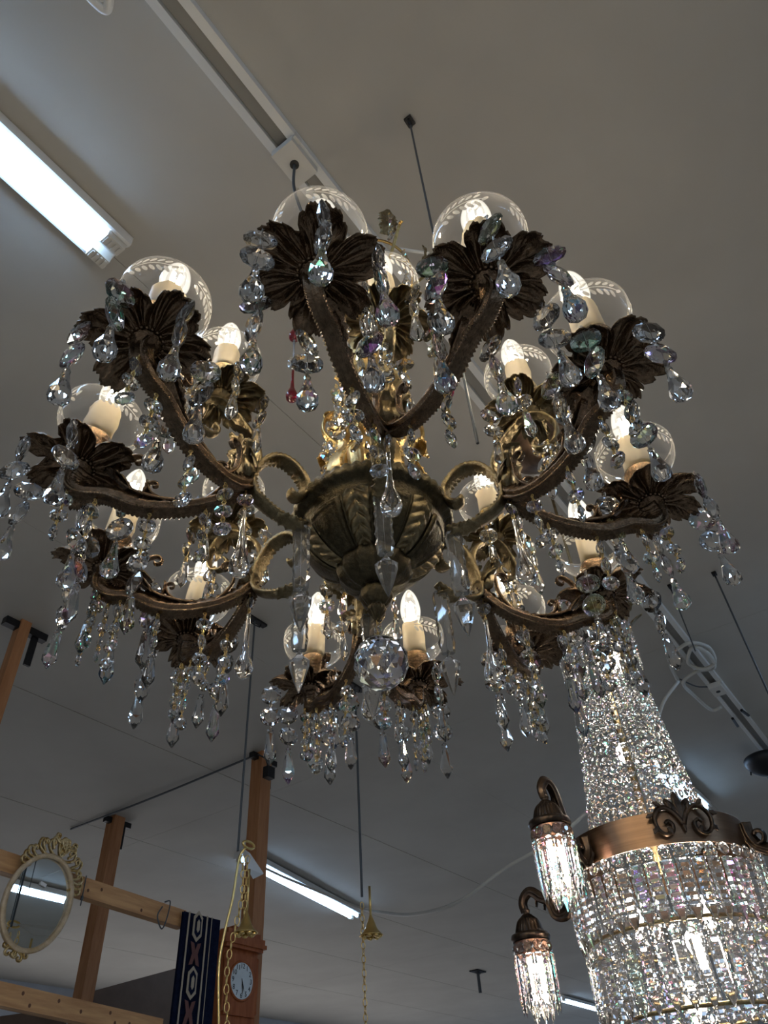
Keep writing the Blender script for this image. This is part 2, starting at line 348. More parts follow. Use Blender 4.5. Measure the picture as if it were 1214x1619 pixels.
# -- crystal shapes (flat shaded facets)
def octagon_me(name, r, t, m, n=8, table=.45):
    b = MB(); b.add(*_oct(r, t, n, table)); return fix(b.mesh(name, m))
def _oct(r, t, n=8, table=.45):
    vs = []; 
    for y, rr, off in ((-t/2, r*table, 0), (-t*.14, r*.97, .5), (0, r, 0), (t*.14, r*.97, .5), (t/2, r*table, 0)):
        for k in range(n): a = 2*pi*(k + off + .5)/n; vs.append((rr*cos(a), y, rr*sin(a)))
    fs = [tuple(range(n)), tuple(reversed(range(4*n, 5*n)))]
    for i in range(4):
        for k in range(n):
            a, b_, c, d = i*n + k, i*n + (k+1) % n, (i+1)*n + (k+1) % n, (i+1)*n + k
            if i % 2 == 0: fs += [(a, b_, d), (b_, c, d)]
            else: fs += [(a, b_, c), (a, c, d)]
    return vs, fs
def gem(prof, n=6, flat=1.0, twist=True):
    """faceted solid of revolution; prof (r, z); alternate rings are half-turned for triangular facets"""
    vs = []; fs = []
    for i, (r, z) in enumerate(prof):
        for k in range(n): a = 2*pi*(k + (.5 if (twist and i % 2) else 0))/n; vs.append((r*cos(a), r*sin(a)*flat, z))
    for i in range(len(prof) - 1):
        for k in range(n):
            a, b_, c, d = i*n + k, i*n + (k+1) % n, (i+1)*n + (k+1) % n, (i+1)*n + k
            if twist: fs += [(a, b_, d), (b_, c, d)] if i % 2 == 0 else [(a, b_, c), (a, c, d)]
            else: fs.append((a, b_, c, d))
    fs += [tuple(range(n)), tuple(reversed(range((len(prof)-1)*n, len(prof)*n)))]
    return vs, fs
def gem_me(name, prof, m, n=6, flat=1.0, twist=True, smooth=False):
    return fix(MB().add(*gem(prof, n, flat, twist)).mesh(name, m, smooth))
def pins_me(name, zs, m, r=.0007):
    b = MB(); tube(b, [(0, 0, max(zs[0])), (0, 0, min(zs[-1]))], .0003, 4)
    for z0, z1 in zs:
        tube(b, [(0, -.0012, z0), (.0012, -.002, (z0+z1)/2), (0, -.0012, z1)], r, 5); tube(b, [(0, .0012, z0), (-.0012, .002, (z0+z1)/2), (0, .0012, z1)], r, 5)
        for z in (z0, z1): tube(b, [(.0022*cos(a), 0, z + .0022*sin(a)) for a in [k*pi/3 for k in range(6)]], r, 4, closed=True)
    return b.mesh(name, m)
CR, CR2 = M['crystal'], M['crystal2']
OCT = octagon_me('octagon_crystal', .0176, .0125, CR)
OCTs = octagon_me('octagon_crystal', .0145, .0105, CR)
BEAD = octagon_me('crystal_bead', .0105, .0084, CR)
BEADs = octagon_me('crystal_bead', .0086, .0070, CR)
PEAR = gem_me('pear_drop', [(.0012, 0), (.0036, -.003), (.0036, -.008), (.0058, -.020), (.0104, -.034), (.0098, -.041), (.0040, -.0455), (.0008, -.0465)], CR, 8)
KITE = gem_me('kite_drop', [(.0022, 0), (.0042, -.002), (.0042, -.004), (.0048, -.008), (.0088, -.036), (.0082, -.040), (.0010, -.051)], CR, 6)
ROD = gem_me('rod_drop', [(.0012, 0), (.003, -.004), (.0026, -.02), (.0034, -.045), (.0062, -.066), (.0112, -.080), (.0125, -.089), (.0100, -.097), (.0045, -.1015), (.001, -.103)], CR2, 16, 1, False, True)
REDD = gem_me('ruby_teardrop', [(.0014, 0), (.0026, -.004), (.0026, -.03), (.0042, -.055), (.0088, -.068), (.0112, -.077), (.0100, -.086), (.005, -.0915), (.001, -.0925)], M['ruby'], 16, 1, False, True)
KNOB = gem_me('clear_knob', [(.0030, .0), (.0032, -.040), (.0050, -.052), (.0098, -.062), (.0115, -.070), (.0095, -.079), (.005, -.084), (.0034, -.087)], CR2, 14, 1, False, True)
PIN_CUP = pins_me('crystal_strand', [(.004, -.005), (-.035, -.043), (-.073, -.081)], M['steelpin'])
PIN_SM = pins_me('crystal_strand', [(.004, -.005), (-.029, -.036), (-.060, -.067)], M['pin'])
def chain_pins(n, step): return pins_me('bead_chain', [(.004 if i == 0 else -step*i + .004, -step*i - .004) for i in range(n)], M['pin'])
PIN_CH = {n: chain_pins(n, .0268) for n in (2, 3, 4)}
PIN_CHs = {n: chain_pins(n, .0220) for n in (3, 4, 5)}
HANG = RTi                                                    # cancels the tilt, so that strands hang plumb
def hang(p, yaw=None, sway=.04):
    yaw = R.uniform(0, 2*pi) if yaw is None else yaw
    return Matrix.Translation(p) @ HANG @ Euler((R.uniform(-sway, sway), R.uniform(-sway, sway), 0)).to_matrix().to_4x4() @ zrot(yaw)
def cup_strand(p, style=0, yaw=None):
    sm = style == 2
    s = part('crystal_strand', PIN_SM if sm else PIN_CUP, hang(p, yaw)); o = OCTs if sm else OCT; st = .032 if sm else .0385
    for i in range(2): part('octagon_crystal', o, tr(0, 0, (-.0165 if sm else -.020) - st*i) @ zrot(R.uniform(-.7, .7)) @ Matrix.Rotation(R.uniform(-.15, .15), 4, 'X'), None, s)
    part('drop', PEAR if style == 0 else KITE, tr(0, 0, -.065 if sm else -.080) @ zrot(R.uniform(0, 3)) @ Matrix.Scale((1.0 if sm else (1.12 if style == 0 else 1.2)), 4), None, s)
def bead_chain(p, n=3, small=False, end=None):
    s = part('bead_chain', (PIN_CHs if small else PIN_CH)[n], hang(p)); st = .0220 if small else .0268
    for i in range(n): part('crystal_bead', BEADs if small else BEAD, tr(0, 0, -st*i - st*.5) @ zrot(R.uniform(-1.2, 1.2)), None, s)
    if end: part('drop', end, tr(0, 0, -st*n - .002), None, s)

# -- leaf rosette
def rosette_me(name, m, rad=.070, seed=1):
    rr = random.Random(seed); NA, NR = 216, 15; vs = []; lean = [rr.uniform(-.12, .12) for _ in range(6)]; lf = [rr.uniform(.93, 1.06) for _ in range(6)]
    for side in (0, 1):
        for i in range(NR):
            t = i/(NR - 1)
            for k in range(NA):
                a = 2*pi*k/NA; ph = (a*6/(2*pi)) % 1.0; li = int(a*6/(2*pi)) % 6; x = abs(ph - .5)*2          # x: 0 at the rib, 1 between leaves
                lobe = (1 - x**2.4)*.33 + .67
                ser = abs(sin(ph*pi*5))**.55*.75 + .25*abs(sin(ph*pi*15))**.6; edge = rad*1.04*lf[li]*lobe*(.86 + .14*ser)
                r = .011 + (edge - .011)*t
                fan = (ph - .5)*(1 + .35*(1 - t)) + .07*sin(t*5 + li*2.1)*(1 if ph > .5 else -1); vein = cos(fan*2*pi*2.5)*.0046*sin(pi*min(1, t*1.02)) + cos(fan*2*pi*7.5 + .6*sin(t*6))*.0019*min(1, 2*t)*(.55 + .45*sin(a*4 + li*3.1))
                rib = math.exp(-(x/.10)**2)*.0026*sin(pi*min(1, t*.98)); gap = -(x**8)*.004*t
                z = -.004 + .011*math.sin(t*1.9)*(.85 + lean[li]) - vein - rib + gap
                z += -.010*max(0, t - .72)**1.2/.22*(1 - x*.5) + .0060*(.5 - ser)*t**3 + .0075*sin(a*3 + li*1.9 + seed)*t**2
                vs.append((r*cos(a), r*sin(a), z + side*.0016))
    fs = []
    for side in (0, 1):
        o = side*NA*NR
        for i in range(NR - 1):
            for k in range(NA): fs.append((o + i*NA + k, o + i*NA + (k+1) % NA, o + (i+1)*NA + (k+1) % NA, o + (i+1)*NA + k))
    o = NA*NR
    for k in range(NA):
        fs.append(((NR-1)*NA + k, (NR-1)*NA + (k+1) % NA, o + (NR-1)*NA + (k+1) % NA, o + (NR-1)*NA + k)); fs.append((k, (k+1) % NA, o + (k+1) % NA, o + k))
    return fix(MB().add(vs, fs).mesh(name, m, True))
def socket_me(name, m):
    b = lathe([(.003, -.016), (.010, -.015), (.012, -.010), (.016, -.008), (.0165, -.003), (.013, .000), (.012, .010), (.013, .018), (.017, .028), (.0225, .042), (.0245, .050), (.0235, .054), (.021, .055), (.004, .055)], 48,
              lambda a, i: ((.0009*cos(a*24) if 7 <= i <= 9 else (.0010*cos(a*14) if 3 <= i <= 4 else 0)), 0))
    for k in range(20): b.add(*gem([(.0006, .0022), (.0021, .001), (.0021, -.001), (.0006, -.0022)], 6), T=tr(.0185*cos(k*pi/10), .0185*sin(k*pi/10), -.0055))
    return fix(b.mesh(name, m, True))
ROS = {('bronze', s): rosette_me('leaf_cup', M['bronze'], .072, s) for s in (1, 2, 3)}
ROSI = [rosette_me('leaf_cup', M['brass'], .060, s) for s in (4, 5)]
SOCK = socket_me('socket_cup', M['bronze']); SOCKI = socket_me('socket_cup', M['brass'])
def candle_me(seed):
    rr = random.Random(seed); dr = [(rr.uniform(0, 2*pi), rr.uniform(.3, 1)) for _ in range(7)]
    prof = [(.0175, .052), (.0188, .060), (.0190, .075), (.0188, .095), (.0186, .112), (.0182, .119), (.0165, .123), (.0130, .1235)]
    def mod(a, i):
        v = 0
        for c, l in dr:
            d = (a - c + pi) % (2*pi) - pi; lim = 1 - l
            if (i/7) > lim - .05: v = max(v, math.exp(-(d/.30)**2)*.0022*(1.5 if abs(i/7 - lim) < .12 else .8))
        return v, 0
    return fix(lathe(prof, 40, mod).mesh('candle_sleeve', M['wax'], True))
CAND = [candle_me(s) for s in range(4)]
def bulb_prof(): return [(.0125, .122), (.0128, .128), (.0165, .140), (.0188, .154), (.0186, .166), (.0162, .181), (.0115, .195), (.0055, .2055), (.0012, .209), (0.0001, .2095)]
BULB = fix(MB().add(*(lambda b: (b.v, b.f))(lathe([(p.x, p.y) for p in cat([Vector((r, z, 0)) for r, z in bulb_prof()], 3)], 28, cap=False))).mesh('bulb', M['bulb'], True))
_b = MB()
for k in range(4): a = k*pi/2 + .3; tube(_b, [(.0062*cos(a), .0062*sin(a), .140), (.0052*cos(a), .0052*sin(a), .176)], .0017, 6)
FILA = _b.mesh('filament', M['fila'])
DISHP = [(.014, .0555), (.026, .056), (.040, .061), (.0495, .071), (.0545, .084), (.0555, .096), (.0545, .103)]
DISH = lathe([(p.x, p.y) for p in cat([Vector((r, z, 0)) for r, z in DISHP], 4)], 56, cap=False)
tube(DISH, [(.0545*cos(k*pi/28), .0545*sin(k*pi/28), .103) for k in range(56)], .0009, 6, closed=True)
DISH = DISH.mesh('glass_dish', M['dish'], True)
def etched():
    b = MB(); P = [(p.x, p.y) for p in cat([Vector((r, z, 0)) for r, z in DISHP[3:6]], 10)]
    def S(a, h): i = max(0, min(len(P) - 1.001, h*(len(P) - 1))); j = int(i); f = i - j; r = P[j][0]*(1-f) + P[j+1][0]*f + .0004; z = P[j][1]*(1-f) + P[j+1][1]*f; return (r*cos(a), r*sin(a), z)
    for w in range(4):
        a0 = w*pi/2
        b.add([S(a0 + x*.13, .5 + .34*sin(t)) for t in [0] for x in [0]], [])
        for j in range(7):
            a = a0 + .15 + j*.16
            for s in (-1, 1):
                if j == 6 and s < 0: continue
                ca, ch = a + .03, .5 + s*(.26 if j < 6 else 0); k0 = len(b.v); n = 8; pts = []
                for i in range(n): t = 2*pi*i/n; u = cos(t); v = sin(t); pts.append(S(ca + u*.075 - v*.018*s, ch + s*u*.13 + v*.085))
                b.add(pts, [tuple(range(n))])
        n = 16; pts = []
        for i in range(n + 1): a = a0 + .12 + i*.062; pts.append((S(a, .475), S(a, .525)))
        b.add([p for pr in pts for p in pr], [(2*i, 2*i+2, 2*i+3, 2*i+1) for i in range(n)])
    return b.mesh('etched_wreath', M['etch'])
ETCH = etched()

def candle_light(K, axis, rz_, inner=False, idx=0):
    """leaf cup, socket, glass dish, candle sleeve, bulb on the axis through K"""
    z = Vector(axis).normalized(); qd = Vector((0, 0, 1)).rotation_difference(z)
    T = Matrix.Translation(K) @ qd.to_matrix().to_4x4() @ zrot(rz_); s = .93 if inner else 1.0
    TS = T @ Matrix.Scale(s, 4)
    part('leaf_cup', ROSI[idx % 2] if inner else ROS[('bronze', idx % 3 + 1)], T)
    part('socket_cup', SOCKI if inner else SOCK, TS)
    d = part('glass_dish', DISH, TS); part('etched_wreath', ETCH, Matrix.Identity(4), None, d)
    part('candle_sleeve', CAND[idx % 4], TS @ zrot(idx))
    b = part('bulb', BULB, TS); part('filament', FILA, Matrix.Identity(4), None, b)
    ld = bpy.data.lights.new('bulb_light', 'POINT'); ld.energy = BULB_W; ld.color = (1, .80, .55); ld.shadow_soft_size = .012
    lo = bpy.data.objects.new('bulb_light', ld); COL.objects.link(lo); lo.parent = b; lo.location = (0, 0, .158)
    rad = .058 if inner else .068
    for k in range(6):
        if k == (idx % 3)*2 and not inner and idx > 1: continue
        a = (k + .5)*pi/3; p = T @ Vector((rad*cos(a), rad*sin(a), -.003)); cup_strand(p, 2 if inner else (0 if idx < 6 else 1))
    return T

# -- outer arms: hub positions measured for each arm
OUT = [(0, -1, 499, 431, 510, 345), (0, 1, 770, 444, 755, 345), (5, 1, 233, 538, 277, 448), (1, -1, 957, 580, 905, 452), (5, -1, 127, 736, 184, 622), (1, 1, 1028, 791, 988, 668),
       (4, 1, 168, 896, 213, 768), (4, -1, 298, 1008, 325, 905), (2, -1, 953, 938, 915, 808), (2, 1, 832, 1031, 797, 920), (3, 1, 492, 1085, 502, 963), (3, -1, 660, 1080, 648, 960)]
def arm_section():
    w, h = .0085, .0085
    return [(-w, .0035), (-w*.80, h*.78), (-w*.42, h*.18), (0, h*.85), (w*.42, h*.18), (w*.80, h*.78), (w, .0035), (w*.85, -.004), (w*.35, -.0085), (0, -.0145), (-w*.35, -.0085), (-w*.85, -.004)]
_r = lambda w, h: [(w*.80, h*.80), (w*1.08, .0050), (w*.62, .0030), (w*.60, -.0004), (w*1.04, -.0022), (w*.86, -.0050), (w*.32, -.0088)]
def arm_section():
    w, h = .0088, .0088; r = _r(w, h)
    return [(-w*.42, h*.18), (0, h*.85), (w*.42, h*.18)] + r + [(0, -.0150)] + [(-x, y) for x, y in reversed(r)]
ASEC = arm_section()
def band(w, t): return [(-w, -t*.5), (-w*.85, t*.6), (-w*.5, t*.35), (0, t), (w*.5, t*.35), (w*.85, t*.6), (w, -t*.5), (w*.4, -t), (-w*.4, -t)]
def spiral(c, r0, r1, a0, a1, n=14): return [(c[0] + (r0 + (r1 - r0)*i/(n-1))*cos(a0 + (a1 - a0)*i/(n-1)), c[1] + (r0 + (r1 - r0)*i/(n-1))*sin(a0 + (a1 - a0)*i/(n-1))) for i in range(n)]
def leaf_plate(L, w, n=9, lobes=4, curl=.3, th=.0012):
    """acanthus leaf along +x in the xz-plane bending to +z, width along y"""
    vs = []; fs = []
    for side in (0, 1):
        for i in range(n*3 + 1):
            t = i/(n*3); ww = w*sin(pi*min(1, .12 + t*.86))**.7*(1 - .32*abs(sin(t*pi*lobes)))
            cx, cz = L*t, curl*L*t*t
            for j in range(-2, 3): vs.append((cx, ww*j/2, cz + (abs(j) % 2)*w*.16 - abs(j)*w*.05 + side*th))
    m = 5; N = n*3 + 1
    for side in (0, 1):
        for i in range(N - 1):
            for j in range(m - 1): a = side*N*m + i*m + j; fs.append((a, a+1, a+m+1, a+m))
    for i in range(N - 1):
        for j in (0, m - 1): a = i*m + j; fs.append((a, a + m, N*m + a + m, N*m + a))
    for i in (0, N-1):
        for j in range(m - 1): a = i*m + j; fs.append((a, a+1, N*m + a + 1, N*m + a))
    return vs, fs
def plane_sweep(b, pts2, sec, O, d, scale=None, mod=None, n=5):
    """pts2: (distance along d, height) from O"""
    P = cat([O + d*x + Vector((0, 0, z)) for x, z in pts2], n); vs, fs = sweep(P, sec, side=d.cross(Vector((0, 0, 1))), scale=scale, mod=mod); b.add(vs, fs); return P
ARMP = [(0, 0), (.10, -.028), (.24, -.050), (.42, -.064), (.60, -.066), (.78, -.052), (.92, -.032), (1.005, -.012), (1.03, .010), (1.0, .024)]
def outer_arm(Fk, K, idx):
    d = Vector((K.x - Fk.x, K.y - Fk.y, 0)); L = d.length; d.normalize(); dz = K.z - Fk.z
    b = MB(); pts = [(x*L, z + dz*max(0, min(1, x)) - (dz if False else 0)) for x, z in ARMP]
    pts[-1] = (L, dz - .012); pts[-2] = (L*1.02, dz - .028); pts[-3] = (L*1.0, dz - .042); pts[-4] = (L*.92, dz*.9 - .052)
    nn = 15; tot = (len(pts) - 1)*nn
    def mod(f, j, u, v):
        if v < -.003: v = v*(1 + .26*abs(sin(f*pi*24))) - .0012*abs(sin(f*pi*60))
        if abs(u) > .005 and v > .002: u *= 1 + .09*cos(f*tot*pi); v += .0009*cos(f*tot*pi)
        return u, v
    P = plane_sweep(b, pts, ASEC, Fk, d, lambda f: .88 + .20*sin(pi*min(1, f*1.1)) + (.35*(f - .85)/.15 if f > .85 else 0), mod, nn)
    side = d.cross(Vector((0, 0, 1)))
    # curls growing from the top of the arm
    th = band(.0042, .0022); tp = lambda f: .30 + .7*(1 - f)
    zb = lambda x: -.052 + dz*x
    c1 = [(x*1, z) for x, z in [(.34*L, zb(.34) - .002), (.25*L, zb(.25) + .010), (.16*L, -.006), (.15*L, .024)]] + [(.15*L + .012 + x, .028 + z) for x, z in spiral((0, 0), .012, .003, pi*.95, -pi*.8, 9)]
    plane_sweep(b, c1, th, Fk, d, lambda f: 1.25 - .6*f, None, 4)
    c2 = [(.36*L, zb(.36) + .002), (.52*L, zb(.52) + .004), (.68*L, zb(.68) + .016), (.79*L, zb(.77) + .042), (.76*L, zb(.74) + .072)] + [(.70*L + x, zb(.7) + .072 + z) for x, z in spiral((-.004, 0), .010, .003, pi*.4, pi*2.0, 9)]
    plane_sweep(b, c2, th, Fk, d, lambda f: 1.35 - .65*f, None, 4)
    c3 = [(.46*L, zb(.46)), (.55*L, zb(.55) + .012), (.585*L, zb(.58) + .026)] + [(.55*L + x, zb(.55) + .028 + z) for x, z in spiral((0, 0), .008, .002, 0, pi*1.7, 8)]
    plane_sweep(b, c3, th, Fk, d, lambda f: 1.1 - .6*f, None, 4)
    M_ = basis(Fk + d*(.66*L) + Vector((0, 0, zb(.66) + .010)), (d*.45 + Vector((0, 0, .89))), side, (Vector((0, 0, .45)) - d*.89)); b.add(*leaf_plate(.060, .015, 6, 5, -.3), T=M_)
    M_ = basis(Fk + d*(.60*L) + Vector((0, 0, zb(.6) + .006)), (Vector((0, 0, .92)) - d*.38), side, (Vector((0, 0, -.38)) - d*.92)); b.add(*leaf_plate(.030, .010, 6, 4, -.4), T=M_)
    part('branch_arm', fix(b.mesh('branch_arm', M['bronze'], True)), Matrix.Identity(4))
    n = len(P)
    for f in ((.22, .40, .60, .84) if idx < 6 else (.26, .44, .60, .74, .90)):
        p = P[int(f*n)]; nb = 3 if idx < 6 else R.choice((3, 4))
        if idx in (0, 1) and f > .5: continue
        end = KITE if (f in (.90, .44) and idx >= 4) else None
        bead_chain(p + Vector((0, 0, -.014)) + side*R.uniform(-.003, .003), 2 if end else nb, False, end)
    if idx >= 6:
        for f in (.67, .82):
            bead_chain(P[int(f*n)] + Vector((0, 0, -.014)) + side*R.choice((-.009, .009)), R.choice((3, 4, 5)), True)
forks = {k: rz(k, .187, -.022) for k in range(6)}
for i, (k, s, hx, hy, bx, by) in enumerate(OUT):
    K = loc_z(hx, hy, 0.0); o = CHI @ Vector((0, 0, 0)); r = (CHI.to_3x3() @ ray(bx, by)).normalized(); Bp = K + Vector((0, 0, .160))
    Q = o + r*(Bp - o).dot(r); ax = Q - K; ax = Vector((0, 0, 1)).lerp(ax.normalized(), .85)
    outer_arm(forks[k], K, i)
    T = candle_light(K, ax, az(k, s) + R.uniform(-.2, .2), False, i)
# -- inner arms and fork scrolls, one set per group
FS = [(.133, -.001), (.1285, -.009), (.119, -.008), (.1105, .008), (.115, .030), (.139, .050), (.167, .040), (.186, -.002), (.184, -.034), (.164, -.051), (.137, -.058), (.106, -.050)]
IA = [(.187, -.012), (.183, .028), (.192, .060), (.214, .088), (.242, .112), (.264, .106), (.279, .076), (.272, .044), (.253, .034), (.243, .046), (.250, .057)]
def radial(b, pts, sec, a, scale=None, mod=None, n=6):
    return plane_sweep(b, pts, sec, Vector((0, 0, 0)), Vector((cos(a), sin(a), 0)), scale, mod, n)
def scroll_me(a=0.0):
    b = MB(); tot = (len(FS) - 1)*9
    def mod(f, j, u, v): return (u*(1 + .05*cos(f*tot*pi)) if abs(u) > .006 else u), v + (.0011*cos(f*tot*pi) if v > .001 else 0)
    radial(b, FS, band(.0105, .0045), a, lambda f: .62 + .55*sin(pi*f)**.6, mod, 9)
    # acanthus wrapping the outside of the fork and the tail leaf on the bowl
    b.add(*leaf_plate(.050, .014, 8, 5, -.55), T=basis((.190, 0, -.030), (0, 0, 1), (0, 1, 0), (-1, 0, 0)))
    b.add(*leaf_plate(.045, .015, 8, 4, .25), T=basis((.150, 0, -.062), (-1, 0, .15), (0, 1, 0), (0, 0, -1)))
    for s in (-1, 1): b.add(*leaf_plate(.034, .010, 6, 3, -.5), T=basis((.186, s*.004, -.012), (.1, s*.62, .78), (.1, .78, -s*.62), (-1, 0, .1)))
    return fix(b.mesh('fork_scroll', M['brass'], True))
def inner_me():
    b = MB(); tot = (len(IA) - 1)*9
    def mod(f, j, u, v): return u, v + (.0006*cos(f*tot*pi*.66) if v > .001 else 0)
    P = radial(b, IA, band(.0085, .0042), 0, lambda f: 1.1 - .45*f, mod, 9)
    for t, L, s in ((.20, .032, 1), (.34, .026, -1), (.5, .02, 1)):
        p = P[int(t*len(P))]; b.add(*leaf_plate(L, .009, 6, 4, -.5), T=basis(p, (.72, .15*s, .68), (0, 1, 0), (-.68, 0, .72)))
    b.add(*leaf_plate(.026, .010, 6, 3, .5), T=basis((.268, 0, .088), (-.5, 0, -.85), (0, 1, 0), (.85, 0, -.5)))
    return fix(b.mesh('inner_arm', M['brass'], True))
def palm_me():
    b = MB()
    for a, L in ((0, .034), (.55, .024), (-.55, .024), (1.1, .017), (-1.1, .017)):
        b.add(*leaf_plate(L, .0085, 6, 3, -.12), T=basis((0, 0, 0), (0, sin(a), cos(a)), (0, cos(a), -sin(a)), (-1, 0, 0)))
    for s in (-1, 1):
        P = [Vector((0, s*x, z)) for x, z in [(.002, -.012), (.010, -.004), (.017, .004)] + [(.013 + u, .006 + v) for u, v in spiral((0, 0), .006, .0018, 0, pi*1.5, 7)]]
        vs, fs = sweep(cat(P, 3), band(.0028, .0022), side=(1, 0, 0)); b.add(vs, fs)
    box(b, (0, 0, -.014), (.004, .012, .010)); return fix(b.mesh('palmette', M['brass'], True))
SM, IM, PM = scroll_me(), inner_me(), palm_me()
for k in range(6):
    a = az(k); part('fork_scroll', SM, zrot(a)); part('inner_arm', IM, zrot(a))
    part('palmette', PM, zrot(a) @ tr(.206, 0, .012) @ Matrix.Rotation(.30, 4, 'Y') @ Matrix.Scale(1.45, 4))
    K = rz(k, .250, .128); ax = rz(k, .01, .16); candle_light(K, Vector((0, 0, 1)) + rz(k, .03, 0), a, True, k)
    s = part('rod_pendant', pins_me('rod_pendant', [(.006, -.006), (-.024, -.031)], M['pin']), hang(forks[k] + Vector((0, 0, -.018)) + rz(k, .006, 0)))
    part('crystal_bead', BEAD, tr(0, 0, -.015), None, s); part('rod_drop', ROD, tr(0, 0, -.030), None, s)
    for t, n_ in ((.27, 3), (.262, 3)): bead_chain(rz(k, t, .036, R.uniform(-.12, .12)), n_, True)

# -- bowl
def smooth_prof(p, n=4): return [(q_.x, q_.y) for q_ in cat([Vector((r, z, 0)) for r, z in p], n)]
BP = smooth_prof([(.060, .012), (.088, .016), (.104, .020), (.112, .012), (.1105, .000), (.101, -.006), (.096, -.014), (.088, -.034), (.074, -.054), (.058, -.069), (.044, -.076)], 4)
def bmod(a, i):
    r, z = BP[i]
    if 8 <= i <= 19: return .0022*abs(cos(a*24)) - .001, .0014*cos(a*48)
    if i > 24: return -.0005, 0
    return 0, 0
part('bowl', fix(lathe(BP, 192, bmod).mesh('bowl', M['olive'], True)), Matrix.Identity(4))
def strip_me(w0, w1, m, kind):
    NX, NY = 60, 18; P = BP[25:41]; vs = []; fs = []
    for i in range(NX + 1):
        t = i/NX; x = t*(len(P) - 1); j = min(int(x), len(P) - 2); f = x - j
        r = P[j][0]*(1-f) + P[j+1][0]*f; z = P[j][1]*(1-f) + P[j+1][1]*f
        for k in range(NY + 1):
            s = k/NY*2 - 1; a = s*(w0 + (w1 - w0)*t)
            if kind: h = .0008 + .0050*abs(sin((t*11 - abs(s)*1.8)*pi/2))**.7*(1 - abs(s)**4) + (.0018 if abs(s) < .10 else 0)
            else: q__ = max(abs(s), abs(t*2 - 1)); h = .0006 + (.0040 if .70 < q__ < .90 else (.0008 if q__ >= .90 else .0012 + .002*(1 - s*s)))
            vs.append(((r + h)*cos(a), (r + h)*sin(a), z - h*.4))
    for i in range(NX):
        for k in range(NY): q_ = i*(NY + 1) + k; fs.append((q_, q_ + 1, q_ + NY + 2, q_ + NY + 1))
    return fix(MB().add(vs, fs).mesh('leaf_strip' if kind else 'plain_panel', m, True))
LS, PP = strip_me(.19, .20, M['brass'], True), strip_me(.30, .27, M['olive'], False)
for k in range(6):
    part('leaf_strip', LS, zrot(az(k) + pi/6 + .18), 'gilt strip of raised leaves'); part('plain_panel', PP, zrot(az(k) + .18))
KP = smooth_prof([(.046, -.072), (.047, -.080), (.043, -.092), (.032, -.104), (.020, -.110), (.012, -.112)], 4)
part('bowl_knob', fix(lathe(KP, 96, lambda a, i: (.0028*abs(sin(a*6 + i*.12)) + .0008*cos(a*24 + i*.5), 0)).mesh('bowl_knob', M['olive'], True)), Matrix.Identity(4))
FP = smooth_prof([(.012, -.110), (.019, -.116), (.0205, -.126), (.014, -.138), (.010, -.141), (.0115, -.146), (.007, -.153), (.0035, -.160), (.002, -.164)], 3)
part('finial', fix(lathe(FP, 48, lambda a, i: (.0010*cos(a*12), 0)).mesh('finial', M['olive'], True)), Matrix.Identity(4))
# ball
def ball_me(r):
    prof = [(r*.12, r*.99)] + [(r*cos(t)*1.0, r*sin(t)) for t in [radians(x) for x in (62, 38, 13, -13, -38, -62)]] + [(r*.12, -r*.99)]
    return gem_me('crystal_ball', prof, M['crystal'], 12)
s = part('ball_pendant', pins_me('ball_pendant', [(.004, -.006), (-.016, -.024)], M['pin']), hang(Vector((0, 0, -.165))))
part('crystal_bead', BEADs, tr(0, 0, -.011), None, s); part('crystal_ball', ball_me(.033), tr(0, 0, -.024 - .033), 'large faceted crystal ball', s)
# flat spear prisms around the bowl
def spear_me():
    b = MB(); w, t, L = .0115, .0042, .098; prof = []
    n = 13
    for i in range(n):
        z = -L*i/(n-1); nick = (.0015 if i % 2 else 0) if i > 1 else 0; ww = w - nick if 0 < i < n-1 else w*.8
        prof.append((ww, z))
    vs = []; fs = []
    for ww, z in prof: vs += [(-ww, 0, z), (-ww*.72, t, z), (ww*.72, t, z), (ww, 0, z), (ww*.72, -t, z), (-ww*.72, -t, z)]
    for i in range(n-1):
        for j in range(6): fs.append((i*6+j, i*6+(j+1) % 6, (i+1)*6+(j+1) % 6, (i+1)*6+j))
    fs += [tuple(range(6)), tuple(reversed(range((n-1)*6, n*6)))]
    return fix(b.add(vs, fs).mesh('bar_prism', M['bar_crystal']))
def arrow_me(): return gem_me('arrow_prism', [(.003, 0), (.006, -.004), (.0135, -.010), (.0125, -.020), (.0068, -.040), (.0008, -.056)], M['bar_crystal'], 6, .55, False)
SP, AR = spear_me(), arrow_me(); SPP = pins_me('spear_pendant', [(.006, -.004), (-.100, -.106)], M['steelpin'])
for k, (r_, z_, aa) in enumerate([(.112, -.045, 0), (.112, -.052, 0), (.110, -.055, 0), (.108, -.055, 0), (.112, -.055, 0), (.112, -.052, 0)]):
    s = part('spear_pendant', SPP, hang(rz(k, r_, z_ - .004), R.uniform(-.45, .45), .01))
    part('bar_prism', SP, tr(0, 0, -.004), None, s); part('arrow_prism', AR, tr(0, 0, -.106), None, s)
